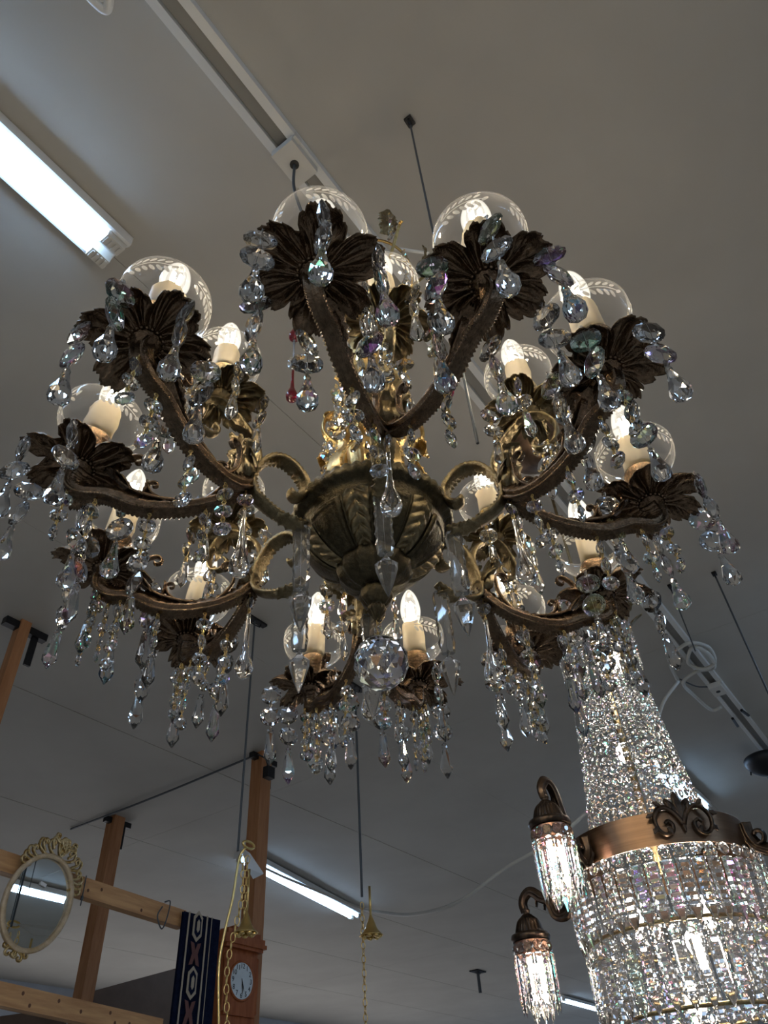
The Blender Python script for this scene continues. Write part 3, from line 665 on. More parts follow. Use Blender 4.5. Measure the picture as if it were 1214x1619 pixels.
# -- gilt column
LEAN = Matrix.Rotation(.035, 4, 'Y')
CP = smooth_prof([(.090, .012), (.062, .020), (.045, .030), (.030, .050), (.026, .085), (.034, .12), (.040, .17), (.030, .21), (.022, .25), (.030, .29), (.040, .34), (.044, .42), (.036, .48), (.024, .53), (.020, .60), (.026, .66), (.030, .72), (.022, .78), (.018, .86), (.024, .90), (.012, .95), (.006, 1.0)], 4)
part('column', fix(lathe(CP, 72, lambda a, i: (.0022*cos(a*9 + i*.25) + .0008*cos(a*27), 0)).mesh('column', M['gold'], True)), LEAN, 'gilt fluted column')
def acanthus(pts, w, name='acanthus_leaf', mt='gold', lob=5, holes=True):
    b = MB(); P = cat([Vector((x, 0, z)) for x, z in pts], 7); n = len(P); sec = [(-1, .10), (-.6, -.05), (-.28, .06), (0, -.12), (.28, .06), (.6, -.05), (1, .10), (.6, .05), (0, -.02), (-.6, .05)]
    vs, fs = sweep(P, sec, side=(0, 1, 0), scale=lambda f: w*(.45 + .55*sin(pi*min(1, f*.8 + .1)))*(1 - .22*abs(sin(f*pi*lob)))*(1 if f < .85 else max(.25, 1 - (f - .85)*5)))
    b.add(vs, fs)
    for i in range(4, n - 6, 3):
        for s in (-1, 1): p = P[i]; b.add(*gem([(.0006, .0022), (.0022, .001), (.0022, -.001), (.0006, -.0022)], 6), T=tr(p.x, s*w*.62, p.z))
    return fix(b.mesh(name, M[mt], True))
AC1 = acanthus([(.045, .012), (.070, .030), (.084, .060), (.078, .095), (.066, .125), (.064, .150), (.074, .168), (.084, .162), (.082, .152)], .024)
AC2 = acanthus([(.030, .20), (.050, .22), (.062, .26), (.056, .30), (.050, .335), (.058, .36), (.070, .358)], .020)
AC3 = acanthus([(.034, .38), (.052, .41), (.055, .46), (.046, .50), (.052, .535), (.064, .535)], .020)
AC4 = acanthus([(.020, .62), (.040, .65), (.044, .70), (.040, .74), (.052, .765)], .016)
for k in range(6):
    for j, me in enumerate((AC1, AC2, AC3, AC4)): part('acanthus_leaf', me, LEAN @ zrot(az(k) + pi/6*(j % 2) + .25))
def sscroll():
    b = MB(); pts = [(.030, .17), (.055, .185), (.078, .215), (.080, .25), (.066, .275)] + [(.072 + u, .262 + v) for u, v in spiral((0, 0), .012, .004, pi*.75, -pi*.8, 8)]
    radial(b, pts, band(.005, .003), 0, lambda f: 1.2 - .5*f, None, 4); return fix(b.mesh('column_scroll', M['gold'], True))
SS = sscroll()
for k in range(6): part('column_scroll', SS, LEAN @ zrot(az(k) + pi/6))
# crown at the top with strands and ruby drops
def crown_me():
    b = MB(); tube(b, [(.085*cos(k*pi/20), .085*sin(k*pi/20), .86) for k in range(40)], .003, 8, closed=True)
    for k in range(6):
        a = k*pi/3; plane_sweep(b, [(.018, .80), (.045, .79), (.08, .81), (.105, .845), (.125, .875), (.135, .87)], band(.0035, .002), Vector((0, 0, 0)), Vector((cos(a), sin(a), 0)), None, None, 4)
    return fix(b.mesh('crown_ring', M['gold'], True))
CL = acanthus([(.105, .845), (.118, .865), (.122, .895), (.118, .92), (.124, .94)], .024, 'crown_leaf', 'brass')
LEAN2 = LEAN @ tr(0, 0, -.06)
part('crown_ring', crown_me(), LEAN2)
for k in range(6):
    a = az(k) + .18; part('crown_leaf', CL, LEAN2 @ zrot(a))
    p = LEAN2 @ zrot(a) @ Vector((.128, 0, .900)); bead_chain(p, 4)
    p = LEAN2 @ zrot(a + pi/6) @ Vector((.092, 0, .850)); bead_chain(p, 4, True, PEAR)
b = MB(); tube(b, [(-.02, 0, 0), (.07, .02, 0)], .004, 8); part('hook_rod', b.mesh('hook_rod', M['white']), LEAN @ tr(.06, .0, .96))
def long_strand(px, py, rr, topz):
    o = CHI @ Vector((0, 0, 0)); r = CHI.to_3x3() @ ray(px, py)      # hangs rr beside the column
    best = min((abs((o + r*t).xy.length - rr) + abs((o + r*t).y)*.2, t) for t in [.6 + .004*i for i in range(300)]); p = o + r*best[1]
    s = part('ruby_strand', pins_me('ruby_strand', [(.004, -.004), (-.094, -.10), (-.185, -.191)], M['steelpin']), hang(Vector(p), sway=.0))
    part('ruby_teardrop', REDD, tr(0, 0, -.002), 'ruby red glass teardrop', s); part('clear_knob', KNOB, tr(0, 0, -.100), None, s); part('ruby_teardrop', REDD, tr(0, 0, -.190), 'ruby red glass teardrop', s)
    b_ = MB(); L = topz - p.z
    s2 = part('rod_strand', pins_me('rod_strand', [(0.004, -.004)], M['steelpin']), hang(Vector(p) + Vector((.006, .01, L)), sway=0))
    for i in range(int((L - .01)/.026)): part('crystal_bead', BEAD, tr(0, 0, -.014 - i*.026), None, s2)
    s3 = part('rod_strand', pins_me('rod_strand', [(0.004, -.004), (-.016, -.022)], M['steelpin']), hang(Vector(p) + Vector((.014, -.006, .01)), sway=0))
    part('crystal_bead', BEADs, tr(0, 0, -.010), None, s3); part('clear_knob', KNOB, tr(0, 0, -.022), None, s3)
long_strand(467, 496, .135, .86); long_strand(684, 488, .135, .86)
for k in range(6):
    for j in range(3):
        a = az(k) + .1 + j*.22; bead_chain(Vector((.066*cos(a), .066*sin(a), .30 - .05*j)), 3 + (j == 1))
# clustered garland in front of the column's left side
for px, py, z in ((548, 606, .24), (560, 640, .20), (585, 655, .19), (536, 620, .20)):
    p = loc_z(px, py, z)
    if p.xy.length < .3: bead_chain(p, 4)
# supply cord from the track
pc = TK @ Vector((pa.x, 0, -.066)); top = chand.matrix_world @ (LEAN @ Vector((0, 0, .99)))
b = MB(); tube(b, [pc, pc + Vector((.0, .02, -.10)), pc + Vector((.03, .08, -.17)), (pc + top)/2 + Vector((0, .04, -.12)), top + Vector((-.03, 0, .05)), top + Vector((0, 0, .030))], .0038, 8, 8)
o = thing('supply_cord', 'short dark cord looping from the track adapter to the chandelier top', 'cord', None, None, b.mesh('supply_cord', M['wire'], True))

# ---------------------------------------------------------------- the basket chandelier
BC = Vector((.57, 1.84, 0)); BV = Vector((BC.x, BC.y, 0)).normalized(); BS = Vector((BV.y, -BV.x, 0))
bask = thing('basket_chandelier', 'tall crystal basket chandelier with copper band, bead neck and icicle fringes', 'chandelier', Matrix.Translation(BC))
def bpart(name, me, T=Matrix.Identity(4), label=None, parent=None):
    o = link(name, me, parent or bask, T)
    if label: o['label'] = label
    return o
BA = math.atan2(-BV.y, -BV.x)                                # azimuth facing the viewer
BR = .203
# neck: strands of beads
NP = cat([Vector(p) for p in [(.101, 0, 1.085), (.098, 0, 1.00), (.103, 0, .90), (.112, 0, .80), (.123, 0, .70), (.140, 0, .60), (.165, 0, .545)]], 12)
def neck_me():
    b = MB(); d = 0; last = NP[0]; i = 0; step = .0170; acc = step; rr = random.Random(3)
    for p in NP:
        acc += (p - last).length; last = p
        if acc >= step:
            sc = .0075 + .0022*min(1, max(0, (1.0 - p.z)/.45)); step = sc*2.06; acc = 0
            vs, fs = _oct(sc, sc*.8, 6, .5); b.add(vs, fs, T=tr(p) @ zrot(-pi/2 + rr.uniform(-.5, .5)) @ Matrix.Rotation(rr.uniform(-.3, .3), 4, 'X'))
    return fix(b.mesh('neck_strand', M['crystal']))
NK = [neck_me()]
for k in range(40): bpart('neck_strand', NK[0], zrot(2*pi*k/40) @ tr(0, 0, R.uniform(-.004, .004)))
b = MB(); tube(b, [Vector((0, 0, .50)), Vector((0, 0, 1.14))], .009, 10); bpart('stem', b.mesh('stem', M['brass'], True))
ring = lambda r, z, t=.003, n=64: tube(MB(), [(r*cos(2*pi*k/n), r*sin(2*pi*k/n), z) for k in range(n)], t, 8, closed=True)
bpart('top_ring', ring(.105, 1.13).mesh('top_ring', M['brass'], True)); bpart('neck_ring', ring(.103, 1.06).mesh('neck_ring', M['brass'], True))
def icicle_prof(L, w, t):
    vs = []; fs = []; rows = [(0, .5)] + [(-.03*L - .62*L*i/10, 1 - (.10 if i % 2 else 0)) for i in range(11)] + [(-.68*L, .72), (-.72*L, .98), (-.76*L, .95), (-L, .06)]
    for z, s in rows: vs += [(-w*s, 0, z), (-w*s*.55, t*s, z), (w*s*.55, t*s, z), (w*s, 0, z), (w*s*.55, -t*s, z), (-w*s*.55, -t*s, z)]
    n = len(rows)
    for i in range(n-1):
        for j in range(6): fs.append((i*6+j, i*6+(j+1) % 6, (i+1)*6+(j+1) % 6, (i+1)*6+j))
    fs += [tuple(range(6)), tuple(reversed(range((n-1)*6, n*6)))]
    return vs, fs
def icicle_me(L, w=.0125, t=.0055): return fix(MB().add(*icicle_prof(L, w, t)).mesh('icicle_prism', M['crystal']))
TOCT = octagon_me('octagon_crystal', .0125, .009, M['crystal'])
def fringe(r, z, n, me, L, oct_=True, tilt=0.0, parent=None, skip=None, off=0):
    for k in range(n):
        a = 2*pi*(k + off)/n; T = zrot(a) @ tr(r, 0, z) @ zrot(pi/2 + R.uniform(-.12, .12)) @ Matrix.Rotation(tilt + R.uniform(-.02, .02), 4, 'X')
        if oct_:
            o = bpart('octagon_crystal', TOCT, T @ tr(0, 0, -.014), None, parent)
            o2 = bpart('icicle_prism', me, T @ tr(0, 0, -.029), None, parent)
        else: bpart('icicle_prism', me, T, None, parent)
IC1, IC2, IC3 = icicle_me(.122, .0150), icicle_me(.118, .0150), icicle_me(.105, .0140)
fringe(.218, .500, 42, IC1, .12, tilt=.06); fringe(.205, .358, 38, IC2, .11, off=.5); fringe(.165, .218, 32, IC3, .1); fringe(.115, .095, 24, IC3, .1, off=.5)
for r_, z_ in ((.196, .366), (.156, .226), (.107, .103)): bpart('tier_ring', ring(r_, z_, .004).mesh('tier_ring', M['brass'], True))
CIC = icicle_me(.062, .0085, .004); 
fringe(.107, 1.128, 24, CIC, .06, False); fringe(.104, 1.058, 26, CIC, .06, False, off=.5)
# spear-topped crown
for k in range(12): bpart('crown_crystal', gem_me('crown_crystal', [(.003, -.01), (.010, .0), (.010, .012), (.005, .026), (.001, .036)], M['crystal'], 6), zrot(k*pi/6) @ tr(.104, 0, 1.140))
# copper band, solid ring of real thickness
def ringband(r0, r1, z0, z1, n=96):
    e = .0006; return lathe([(r0, z0), (r0 + e, z0), (r1 - e, z0), (r1, z0), (r1, z0 + e), (r1, z1 - e), (r1, z1), (r1 - e, z1), (r0 + e, z1), (r0, z1), (r0, z1 - e), (r0, z0 + e), (r0, z0)], n, cap=False)
bpart('copper_band', fix(ringband(BR - .004, BR, .503, .570).mesh('copper_band', M['copper'], True)), Matrix.Identity(4), 'broad brushed copper band')
# fleur-de-lis ornaments
def fleur_me():
    b = MB()
    for a, L, w in ((0, .060, .015), (.50, .052, .014), (-.50, .052, .014)):
        b.add(*leaf_plate(L, w, 7, 1, -.1, .003), T=basis((0, 0, 0), (0, sin(a), cos(a)), (0, cos(a), -sin(a)), (1, 0, 0)))
    b.add(*leaf_plate(.035, .006, 5, 1, 0, .003), T=basis((0, 0, .008), (0, 0, -1), (0, 1, 0), (1, 0, 0)))
    for s in (-1, 1):
        pts = [(.0, -.010), (.012, .012), (.030, .026), (.048, .022), (.060, .004), (.058, -.018), (.044, -.030), (.028, -.024), (.024, -.010), (.032, -.002), (.040, -.008)]
        vs, fs = sweep(cat([Vector((.002, s*x, z)) for x, z in pts], 6), band(.0035, .0052), side=(1, 0, 0), scale=lambda f: 1.1 - .4*f); b.add(vs, fs)
        for (x, z, a) in ((.018, .022, .4), (.040, .030, 1.0), (.062, .012, 1.9), (.060, -.014, 2.6), (.036, -.016, 3.6)):
            b.add(*leaf_plate(.016, .006, 4, 2, 0, .003), T=basis((.002, s*x, z), (0, s*sin(a), cos(a)), (0, cos(a), -s*sin(a)), (1, 0, 0)))
    return fix(b.mesh('fleur_ornament', M['black_bronze'], True))
FLM = fleur_me(); fp = at_z(1075, 1305, .56); fa = BA + .36
# scroll arms with crystal lampshades
def lamp_arm(px_attach, lampxy, capz, scale=1.0, detail=True):
    """arm from the band to a down-hung shade at lampxy (world), cap at capz"""
    P = Vector((lampxy[0] - BC.x, lampxy[1] - BC.y, 0)); d = P.normalized(); D_ = P.length
    b = MB(); g = D_ - BR
    pts = [(BR + .003, .560), (BR + .004, .530), (BR + .020, .512), (BR + g*.30, .520), (BR + g*.48, .560), (BR + g*.56, .61), (BR + g*.70, capz + .070), (BR + g*.86, capz + .088), (D_ - .004, capz + .082), (D_ + .003, capz + .068), (D_, capz + .050)]
    dz = capz - .640
    pts = [(x, z + (dz*max(0, min(1, (x - BR)/g)) if i < 6 else 0)) for i, (x, z) in enumerate(pts)]
    plane_sweep(b, pts, ASEC, Vector((0, 0, 0)), d, lambda f: 1.35 - .45*f, None, 8)
    cx = BR + .022; cz = .540
    plane_sweep(b, [(cx + .004 + u, cz - .012 + v) for u, v in spiral((0, 0), .022, .005, -pi*.9, pi*.9, 14)], band(.008, .005), Vector((0, 0, 0)), d, None, None, 3)
    s_ = d.cross(Vector((0, 0, 1)))
    for f, L in ((.52, .04), (.66, .035), (.80, .03)):
        x = BR + g*f; b.add(*leaf_plate(L, .010, 6, 4, -.4), T=basis(d*x + Vector((0, 0, .57 + dz*f + (f - .5)*.28)), (d*-.4 + Vector((0, 0, .9))), s_, (d*-.9 + Vector((0, 0, -.4)))))
    bpart('scroll_arm', fix(b.mesh('scroll_arm', M['black_bronze'], True)))
    T = tr(P.x, P.y, capz) 
    cap = lathe(smooth_prof([(.006, .058), (.010, .052), (.008, .046), (.013, .040), (.024, .030), (.031, .012), (.034, .002)], 4) + [(.045, .000), (.047, -.006), (.045, -.014), (.042, -.016), (.040, -.010), (.020, .0)], 72, lambda a, i: (.0018*cos(a*24) if 10 <= i <= 22 else 0, 0))
    c = bpart('lamp_cap', fix(cap.mesh('lamp_cap', M['black_bronze'], True)), T @ Matrix.Scale(scale, 4))
    bpart('mesh_sleeve', lathe([(.040, -.012), (.040, -.042)], 48, cap=False).mesh('mesh_sleeve', M['mesh'], True), T @ Matrix.Scale(scale, 4), 'copper mesh sleeve')
    n = 13
    for k in range(n):
        a = 2*pi*k/n; Tk = T @ zrot(a) @ tr(.043*scale, 0, -.016) @ zrot(pi/2 + R.uniform(-.15, .15)) @ Matrix.Rotation(R.uniform(-.02, .04), 4, 'X')
        bpart('octagon_crystal', TOCT, Tk @ tr(0, 0, -.014) @ Matrix.Scale(.9, 4)); bpart('icicle_prism', ICL, Tk @ tr(0, 0, -.027))
    for k in range(7):
        a = 2*pi*(k + .5)/7; bpart('icicle_prism', ICL, T @ zrot(a) @ tr(.022*scale, 0, -.060) @ zrot(pi/2))
    bb = MB(); vs, fs = gem([(.006, -.04), (.016, -.055), (.018, -.075), (.010, -.092), (.001, -.098)], 14, 1, False); bb.add(vs, fs)
    bpart('lamp_bulb', bb.mesh('lamp_bulb', M['bulb2'], True), T)
    ld = bpy.data.lights.new('shade_light', 'POINT'); ld.energy = .8; ld.color = (1, .84, .68); ld.shadow_soft_size = .02
    lo = bpy.data.objects.new('shade_light', ld); COL.objects.link(lo); lo.parent = bask; lo.location = (P.x, P.y, capz - .115)
ICL = icicle_me(.118, .0105, .0045)
M['bulb2'] = emis('lit_frosted_bulb', (1, .88, .74), 14.0)
bpart('fleur_ornament', FLM, zrot(fa) @ tr(BR + .003, 0, .548), 'dark bronze fleur-de-lis ornament')
bpart('fleur_ornament', FLM, zrot(fa - pi*2/3) @ tr(BR + .003, 0, .548), 'dark bronze fleur-de-lis ornament')
bpart('fleur_ornament', FLM, zrot(fa + pi*2/3) @ tr(BR + .003, 0, .548), 'dark bronze fleur-de-lis ornament')
Dh = math.hypot(BC.x, BC.y)
l1 = at_h(868, 1298, Dh - .215); lamp_arm(None, (l1.x, l1.y), l1.z, 1.0)
l2 = at_h(838, 1478, Dh + .10); lamp_arm(None, (l2.x, l2.y), l2.z, 1.0)
l3 = at_h(1345, 1290, Dh - .08); lamp_arm(None, (l3.x, l3.y), l3.z, 1.0)
# lamps inside the basket
for (x, y, z, e) in ((.07, 0, .42, 1.2), (-.07, .05, .42, 1.2), (0, -.08, .34, 1.2), (.0, .04, .25, 1.0), (.03, -.03, 1.04, .9), (0, .03, .80, .7)):
    vs, fs = gem([(.004, .03), (.014, .018), (.016, 0), (.009, -.018), (.001, -.024)], 14, 1, False)
    o = bpart('inner_bulb', MB().add(vs, fs).mesh('inner_bulb', M['bulb2'], True), tr(x, y, z))
    ld = bpy.data.lights.new('basket_light', 'POINT'); ld.energy = e; ld.color = (1, .85, .70); ld.shadow_soft_size = .022
    lo = bpy.data.objects.new('basket_light', ld); COL.objects.link(lo); lo.parent = bask; lo.location = (x, y - .03, z - .03)
for k in range(9):
    b = MB(); b.add(*leaf_plate(.085, .022, 8, 5, -.5)); bpart('crown_leaf', fix(b.mesh('crown_leaf', M['brass'], True)), zrot(k*2*pi/9) @ tr(.098, 0, 1.132) @ basis((0, 0, 0), (.25, 0, .97), (0, 1, 0), (-.97, 0, .25)))
b = MB(); tube(b, [Vector((0, 0, 1.12)), Vector((0, 0, CZ - .112))], .005, 8); bpart('hanging_rod', b.mesh('hanging_rod', M['brass'], True))
bpart('ceiling_canopy', fix(lathe(smooth_prof([(.118, CZ - 0.042), (.125, CZ - 0.058), (.118, CZ - 0.072), (.088, CZ - 0.090), (.05, CZ - 0.106), (.022, CZ - 0.114), (.008, CZ - 0.118)], 4), 96, lambda a, i: (.0025*abs(cos(a*20)) if 0 < i < 14 else 0, 0)).mesh('ceiling_canopy', M['copper'], True)))

# ---------------------------------------------------------------- timber rack, mirror, rug, clock
OFF = -2.95
def post(label, px, py, lx, ly, w, mt, extra=False, group=None):
    top = at_z(px, py, CZ); zb = FZ
    t = thing('timber_post', label, 'post', top, group)
    b = MB(); bar(b, (0, 0, 0), (0, 0, zb - CZ), w, w, NN); link('upright', b.mesh('upright', M[mt]), t)
    b = MB(); o = Vector((0, 0, -.03)); bar(b, o - DD*.09, o + DD*.12, .035, .035); bar(b, o + DD*.07 + Vector((0, 0, .01)), o + DD*.07 + Vector((0, 0, -.16)), .03, .012, NN)
    link('top_bracket', b.mesh('top_bracket', M['black']), t); return top
post('brown wooden post at the left edge reaching the ceiling', 38, 985, 0, 1100, .050, 'pinedark')
pt2 = post('thin brown wooden post standing behind the pine rail', 184, 1293, 130, 1580, .085, 'pinedark')
pt3 = post('tall brown wooden post rising behind the wall clock', 414, 1193, 392, 1480, .085, 'pinedark')
def rail(label, p0, p1, h):
    a, b_ = at_n(*p0, OFF + .13), at_n(*p1, OFF + .13); t0 = a - (b_ - a).normalized()*.9
    L = (b_ - t0).length; x = (b_ - t0).normalized(); z = Vector((0, 0, 1)); z = (z - z.dot(x)*x).normalized(); y = z.cross(x)
    b = MB(); box(b, (L/2, 0, 0), (L/2, .022, h/2)); me = b.mesh('pine_rail', M['pine'])
    o = thing('pine_rail', label, 'rail', basis(t0, x, y, z), None, me)
    kb = MB(); rr = random.Random(int(p0[1]))
    for i in range(7):
        kx = .95 + rr.random()*(L - 1.0); kz = rr.uniform(-h*.3, h*.3)
        for s in (-1, 1): kb.add([(kx + .006*cos(t*pi/4), s*.0222, kz + .007*sin(t*pi/4)) for t in range(8)], [tuple(range(8))])
    link('knot', kb.mesh('knot', M['knot']), o); return t0, x, y, z
rA = rail('upper pine rail running behind the oval mirror', (0, 1363), (287, 1455), .070)
rB = rail('lower pine rail at the bottom left corner', (0, 1573), (250, 1628), .068)
# wire hooks on the upper rail
for i, (px, py) in enumerate(((132, 1408), (258, 1446))):
    p = at_n(px, py, OFF + .165); b = MB()
    if i == 0: tube(b, [p + Vector((0, 0, .055)), p + Vector((0, 0, -.055))], .0025, 6); tube(b, [p + Vector((0, 0, -.02)), p + Vector((0, 0, -.035))], .006, 6)
    else: tube(b, [p + Vector((0, 0, .05)), p + DD*.03 + Vector((0, 0, .055)), p + DD*.02 + Vector((0, 0, -.02)), p + Vector((0, 0, -.055)), p + DD*-.03 + Vector((0, 0, -.01)), p + DD*-.01 + Vector((0, 0, .03))], .003, 6, 6)
    thing('wire_hook', ('straight wire hook on the pine rail just right of the mirror', 'bent wire loop on the pine rail beside the rug')[i], 'hook', None, None, b.mesh('wire_hook', M['wire']))
# mirror
mc = at_n(60, 1426, OFF + .19); mx = DD; mz = Vector((0, 0, 1)); roll = Matrix.Rotation(-.26, 3, NN); mx = roll @ DD; mz = (roll @ Vector((0, 0, 1)))
my = mz.cross(mx)
tiltm = Matrix.Rotation(radians(0), 3, mx); mz = tiltm @ mz; my = tiltm @ my
mirror = thing('oval_mirror', 'oval mirror in a cream frame with gilt scroll crest, hung on the rail', 'mirror', basis(mc, mx, my, mz))
A_, B_ = .205, .262; mirror.matrix_world = basis(mc, mx, my, mz) @ Matrix.Scale(.60, 4)
b = MB(); n = 64
b.add([(A_*cos(2*pi*k/n), .004, B_*sin(2*pi*k/n)) for k in range(n)], [tuple(range(n))]); link('mirror_glass', b.mesh('mirror_glass', M['mirror']), mirror)
# which side faces the room
FS_ = -1 if my.dot(NN) > 0 else 1
b = MB(); P = [Vector(((A_ + .012)*cos(2*pi*k/n), -FS_*.0, (B_ + .012)*sin(2*pi*k/n))) for k in range(n)]
vs, fs = sweep(P, [(-.018, -.012), (-.010, -.018), (.000, -.010), (.008, -.016), (.016, -.008), (.016, .012), (-.018, .012)], side=(0, 1, 0), closed=True); b.add(vs, fs)
link('oval_frame', fix(b.mesh('oval_frame', M['frame'], True)), mirror)
def curlset(b, cx, cz, s, sc, rot):
    pts = [(0, 0), (.03, .02), (.055, .05), (.045, .085), (.02, .085), (.012, .065), (.026, .058)]
    c, s_ = cos(rot), sin(rot); P = [Vector((cx + s*sc*(x*c - z*s_), -.004*FS_, cz + sc*(x*s_ + z*c))) for x, z in pts]
    vs, fs = sweep(cat(P, 5), band(.010, .009), side=(0, 1, 0), scale=lambda f: 1.15 - .4*f); b.add(vs, fs)
b = MB()
for s in (-1, 1):
    for cx, cz, sc, rot in ((0, B_ + .03, 1.0, .35), (.035, B_ + .015, .95, -.2), (.085, B_ - .005, 1.0, -.4), (.13, B_ - .055, .9, -.7), (.0, B_ + .085, .6, .2), (.16, B_ - .10, .7, -1.0), (.02, B_ + .055, .8, 1.1), (.06, B_ + .05, .75, .3), (.11, B_ + .01, .7, .1), (.145, B_ - .045, .65, -.2), (.175, B_ - .085, .6, -.5), (.035, B_ + .10, .6, -.3)): curlset(b, s*cx, cz, s, sc*1.15, rot)
vs, fs = gem([(.004, .02), (.022, .012), (.028, 0), (.022, -.012), (.004, -.02)], 10, .5); b.add(vs, fs, T=tr(0, 0, B_ + .065)); b.add(vs, fs, T=tr(0, 0, B_ + .135) @ Matrix.Scale(.8, 4))
link('scroll_crest', fix(b.mesh('scroll_crest', M['framegold'], True)), mirror, Matrix.Identity(4))['label'] = 'pierced gilt scroll crest'
b = MB()
for s in (-1, 1):
    for cx, cz, sc, rot in ((0, -B_ - .02, .7, 2.6), (.04, -B_ - .01, .65, 2.8), (.09, -B_ + .02, .6, 3.2)): curlset(b, s*cx, cz, s, sc, rot)
link('scroll_foot', fix(b.mesh('scroll_foot', M['framegold'], True)), mirror)
b = MB(); box(b, (-.02, FS_*.0, .10), (.022, .006, .010)); link('price_sticker', b.mesh('price_sticker', M['white']), mirror)
# rug
r0 = at_n(288, 1441, OFF + .17); r1 = at_n(352, 1471, OFF + .17); rx = (r1 - r0).normalized(); rw = max(.9, (r1 - r0).length); dwn = Vector((0, 0, -1))
rugT = basis(r0, DD, Vector((0, 0, -1)).cross(DD).normalized(), Vector((0, 0, -1)))
rug = thing('hanging_rug', 'dark navy rug with cream and plum medallion border hung from the rail', 'rug', rugT)
b = MB(); nx = 24; vs = []; fs = []
for sd in (0, 1):
    for i in range(nx + 1):
        for j in range(13): vs.append((i/nx*.225, .006*sin(i*.9)*(j/12) + sd*.010, j/12*1.6))
for sd in (0, 1):
    for i in range(nx):
        for j in range(12): k = sd*(nx+1)*13 + i*13 + j; fs.append((k, k+1, k+14, k+13))
b.add(vs, fs)
link('pile', fix(b.mesh('pile', M['rug'], True)), rug)
front = 1 if (rugT.to_3x3() @ Vector((0, 1, 0))).dot(NN) > 0 else -1
fy = .020 if front > 0 else -.010
def flat(name, polys, mt, y=0):
    b = MB()
    for p in polys: n_ = len(p); b.add([(x, fy + front*y, z) for x, z in p] + [(x, fy + front*(y + .002), z) for x, z in p], [tuple(range(n_)), tuple(reversed(range(n_, 2*n_)))] + [(i, (i+1) % n_, n_ + (i+1) % n_, n_ + i) for i in range(n_)])
    return link(name, fix(b.mesh(name, M[mt])), rug)
def rect(x0, x1, z0, z1): return [(x0, z0), (x1, z0), (x1, z1), (x0, z1)]
def hexa(cx, cz, w, h): return [(cx - w, cz - h*.6), (cx, cz - h), (cx + w, cz - h*.6), (cx + w, cz + h*.6), (cx, cz + h), (cx - w, cz + h*.6)]
flat('border_line', [rect(.022, .030, 0, 1.5), rect(.130, .138, 0, .86), rect(.130, .222, .855, .865), rect(.16, .163, .0, .80), rect(.16, .222, .80, .803)], 'rugc')
for i in range(8):
    z = .05 + i*.215
    flat('border_medallion', [hexa(.080, z, .027, .062)], 'rugc'); flat('medallion_core', [hexa(.080, z, .017, .046)], 'rug', .0025); flat('medallion_core', [hexa(.080, z, .008, .026)], 'rugc', .005)
    zz = z + .1075; flat('border_cross', [[(.050, zz - .045), (.070, zz - .040), (.080, zz - .012), (.090, zz - .040), (.110, zz - .045), (.096, zz), (.110, zz + .045), (.090, zz + .040), (.080, zz + .012), (.070, zz + .040), (.050, zz + .045), (.064, zz)]], 'rugp')
# brown boards beyond the rack
bp0, bp1 = at_n(128, 1572, -4.75), at_n(300, 1525, -4.75)
b = MB(); d_ = DD
b.add([bp0, bp1 + Vector((0, 0, 0)), bp1 + Vector((0, 0, -1.2)), bp0 + Vector((0, 0, -1.2))] + [v - NN*.03 for v in (bp0, bp1, bp1 + Vector((0, 0, -1.2)), bp0 + Vector((0, 0, -1.2)))], [(0, 1, 2, 3), (7, 6, 5, 4), (0, 4, 5, 1), (1, 5, 6, 2), (2, 6, 7, 3), (3, 7, 4, 0)])
thing('brown_board', 'dark brown board with a slanting top edge behind the lower rail', 'board', None, None, fix(b.mesh('brown_board', M['panel'])))
bq0, bq1 = at_n(-40, 1612, -4.4), at_n(110, 1592, -4.4)
b = MB(); b.add([bq0, bq1, bq1 + Vector((0, 0, -1.0)), bq0 + Vector((0, 0, -1.0))] + [v - NN*.03 for v in (bq0, bq1, bq1 + Vector((0, 0, -1)), bq0 + Vector((0, 0, -1)))], [(0, 1, 2, 3), (7, 6, 5, 4), (0, 4, 5, 1), (1, 5, 6, 2), (2, 6, 7, 3), (3, 7, 4, 0)])
thing('brown_board', 'dark board under the lower rail in the bottom left corner', 'board', None, None, fix(b.mesh('brown_board', M['panel'])))
# clock: face normal NN
ck = at_n(381, 1551, OFF + .095); cT = basis(ck, DD, -NN, (0, 0, 1)); clock = thing('wall_clock', 'reddish wooden wall clock with round silver dial mounted on the tall post', 'clock', cT @ Matrix.Scale(.74, 4))
b = MB(); box(b, (0, .09, -.32), (.155, .075, .50)); link('case', b.mesh('case', M['clock']), clock)
b = MB()
for z, hx, hz, y0 in ((.185, .170, .012, .0), (.205, .190, .012, -.012), (.232, .180, .016, -.004), (.262, .150, .016, .01)): box(b, (0, .075, z), (hx, .095 - y0*0 + .0 - y0, hz))
box(b, (0, .075, .285), (.085, .06, .020)); link('cornice', b.mesh('cornice', M['clock']), clock)
b = MB(); box(b, (0, .010, -.02), (.135, .012, .165)); box(b, (0, .010, -.46), (.135, .012, .20)); link('door', b.mesh('door', M['clock']), clock)
b = MB(); box(b, (0, -.004, -.42), (.095, .004, .16)); link('door_glass', b.mesh('door_glass', M['clockdark']), clock)
for s in (-1, 1): bb = lathe([(.008, .14), (.012, .12), (.009, .10), (.013, .0), (.009, -.14), (.012, -.16), (.006, -.17)], 12); link('pilaster', bb.mesh('pilaster', M['clock'], True), clock, tr(s*.145, .006, 0))
RX = Matrix.Rotation(pi/2, 4, 'X')
link('dial_bezel', tube(MB(), [(.106*cos(2*pi*k/40), -.006, .106*sin(2*pi*k/40)) for k in range(40)], .007, 8, closed=True).mesh('dial_bezel', M['clock'], True), clock)
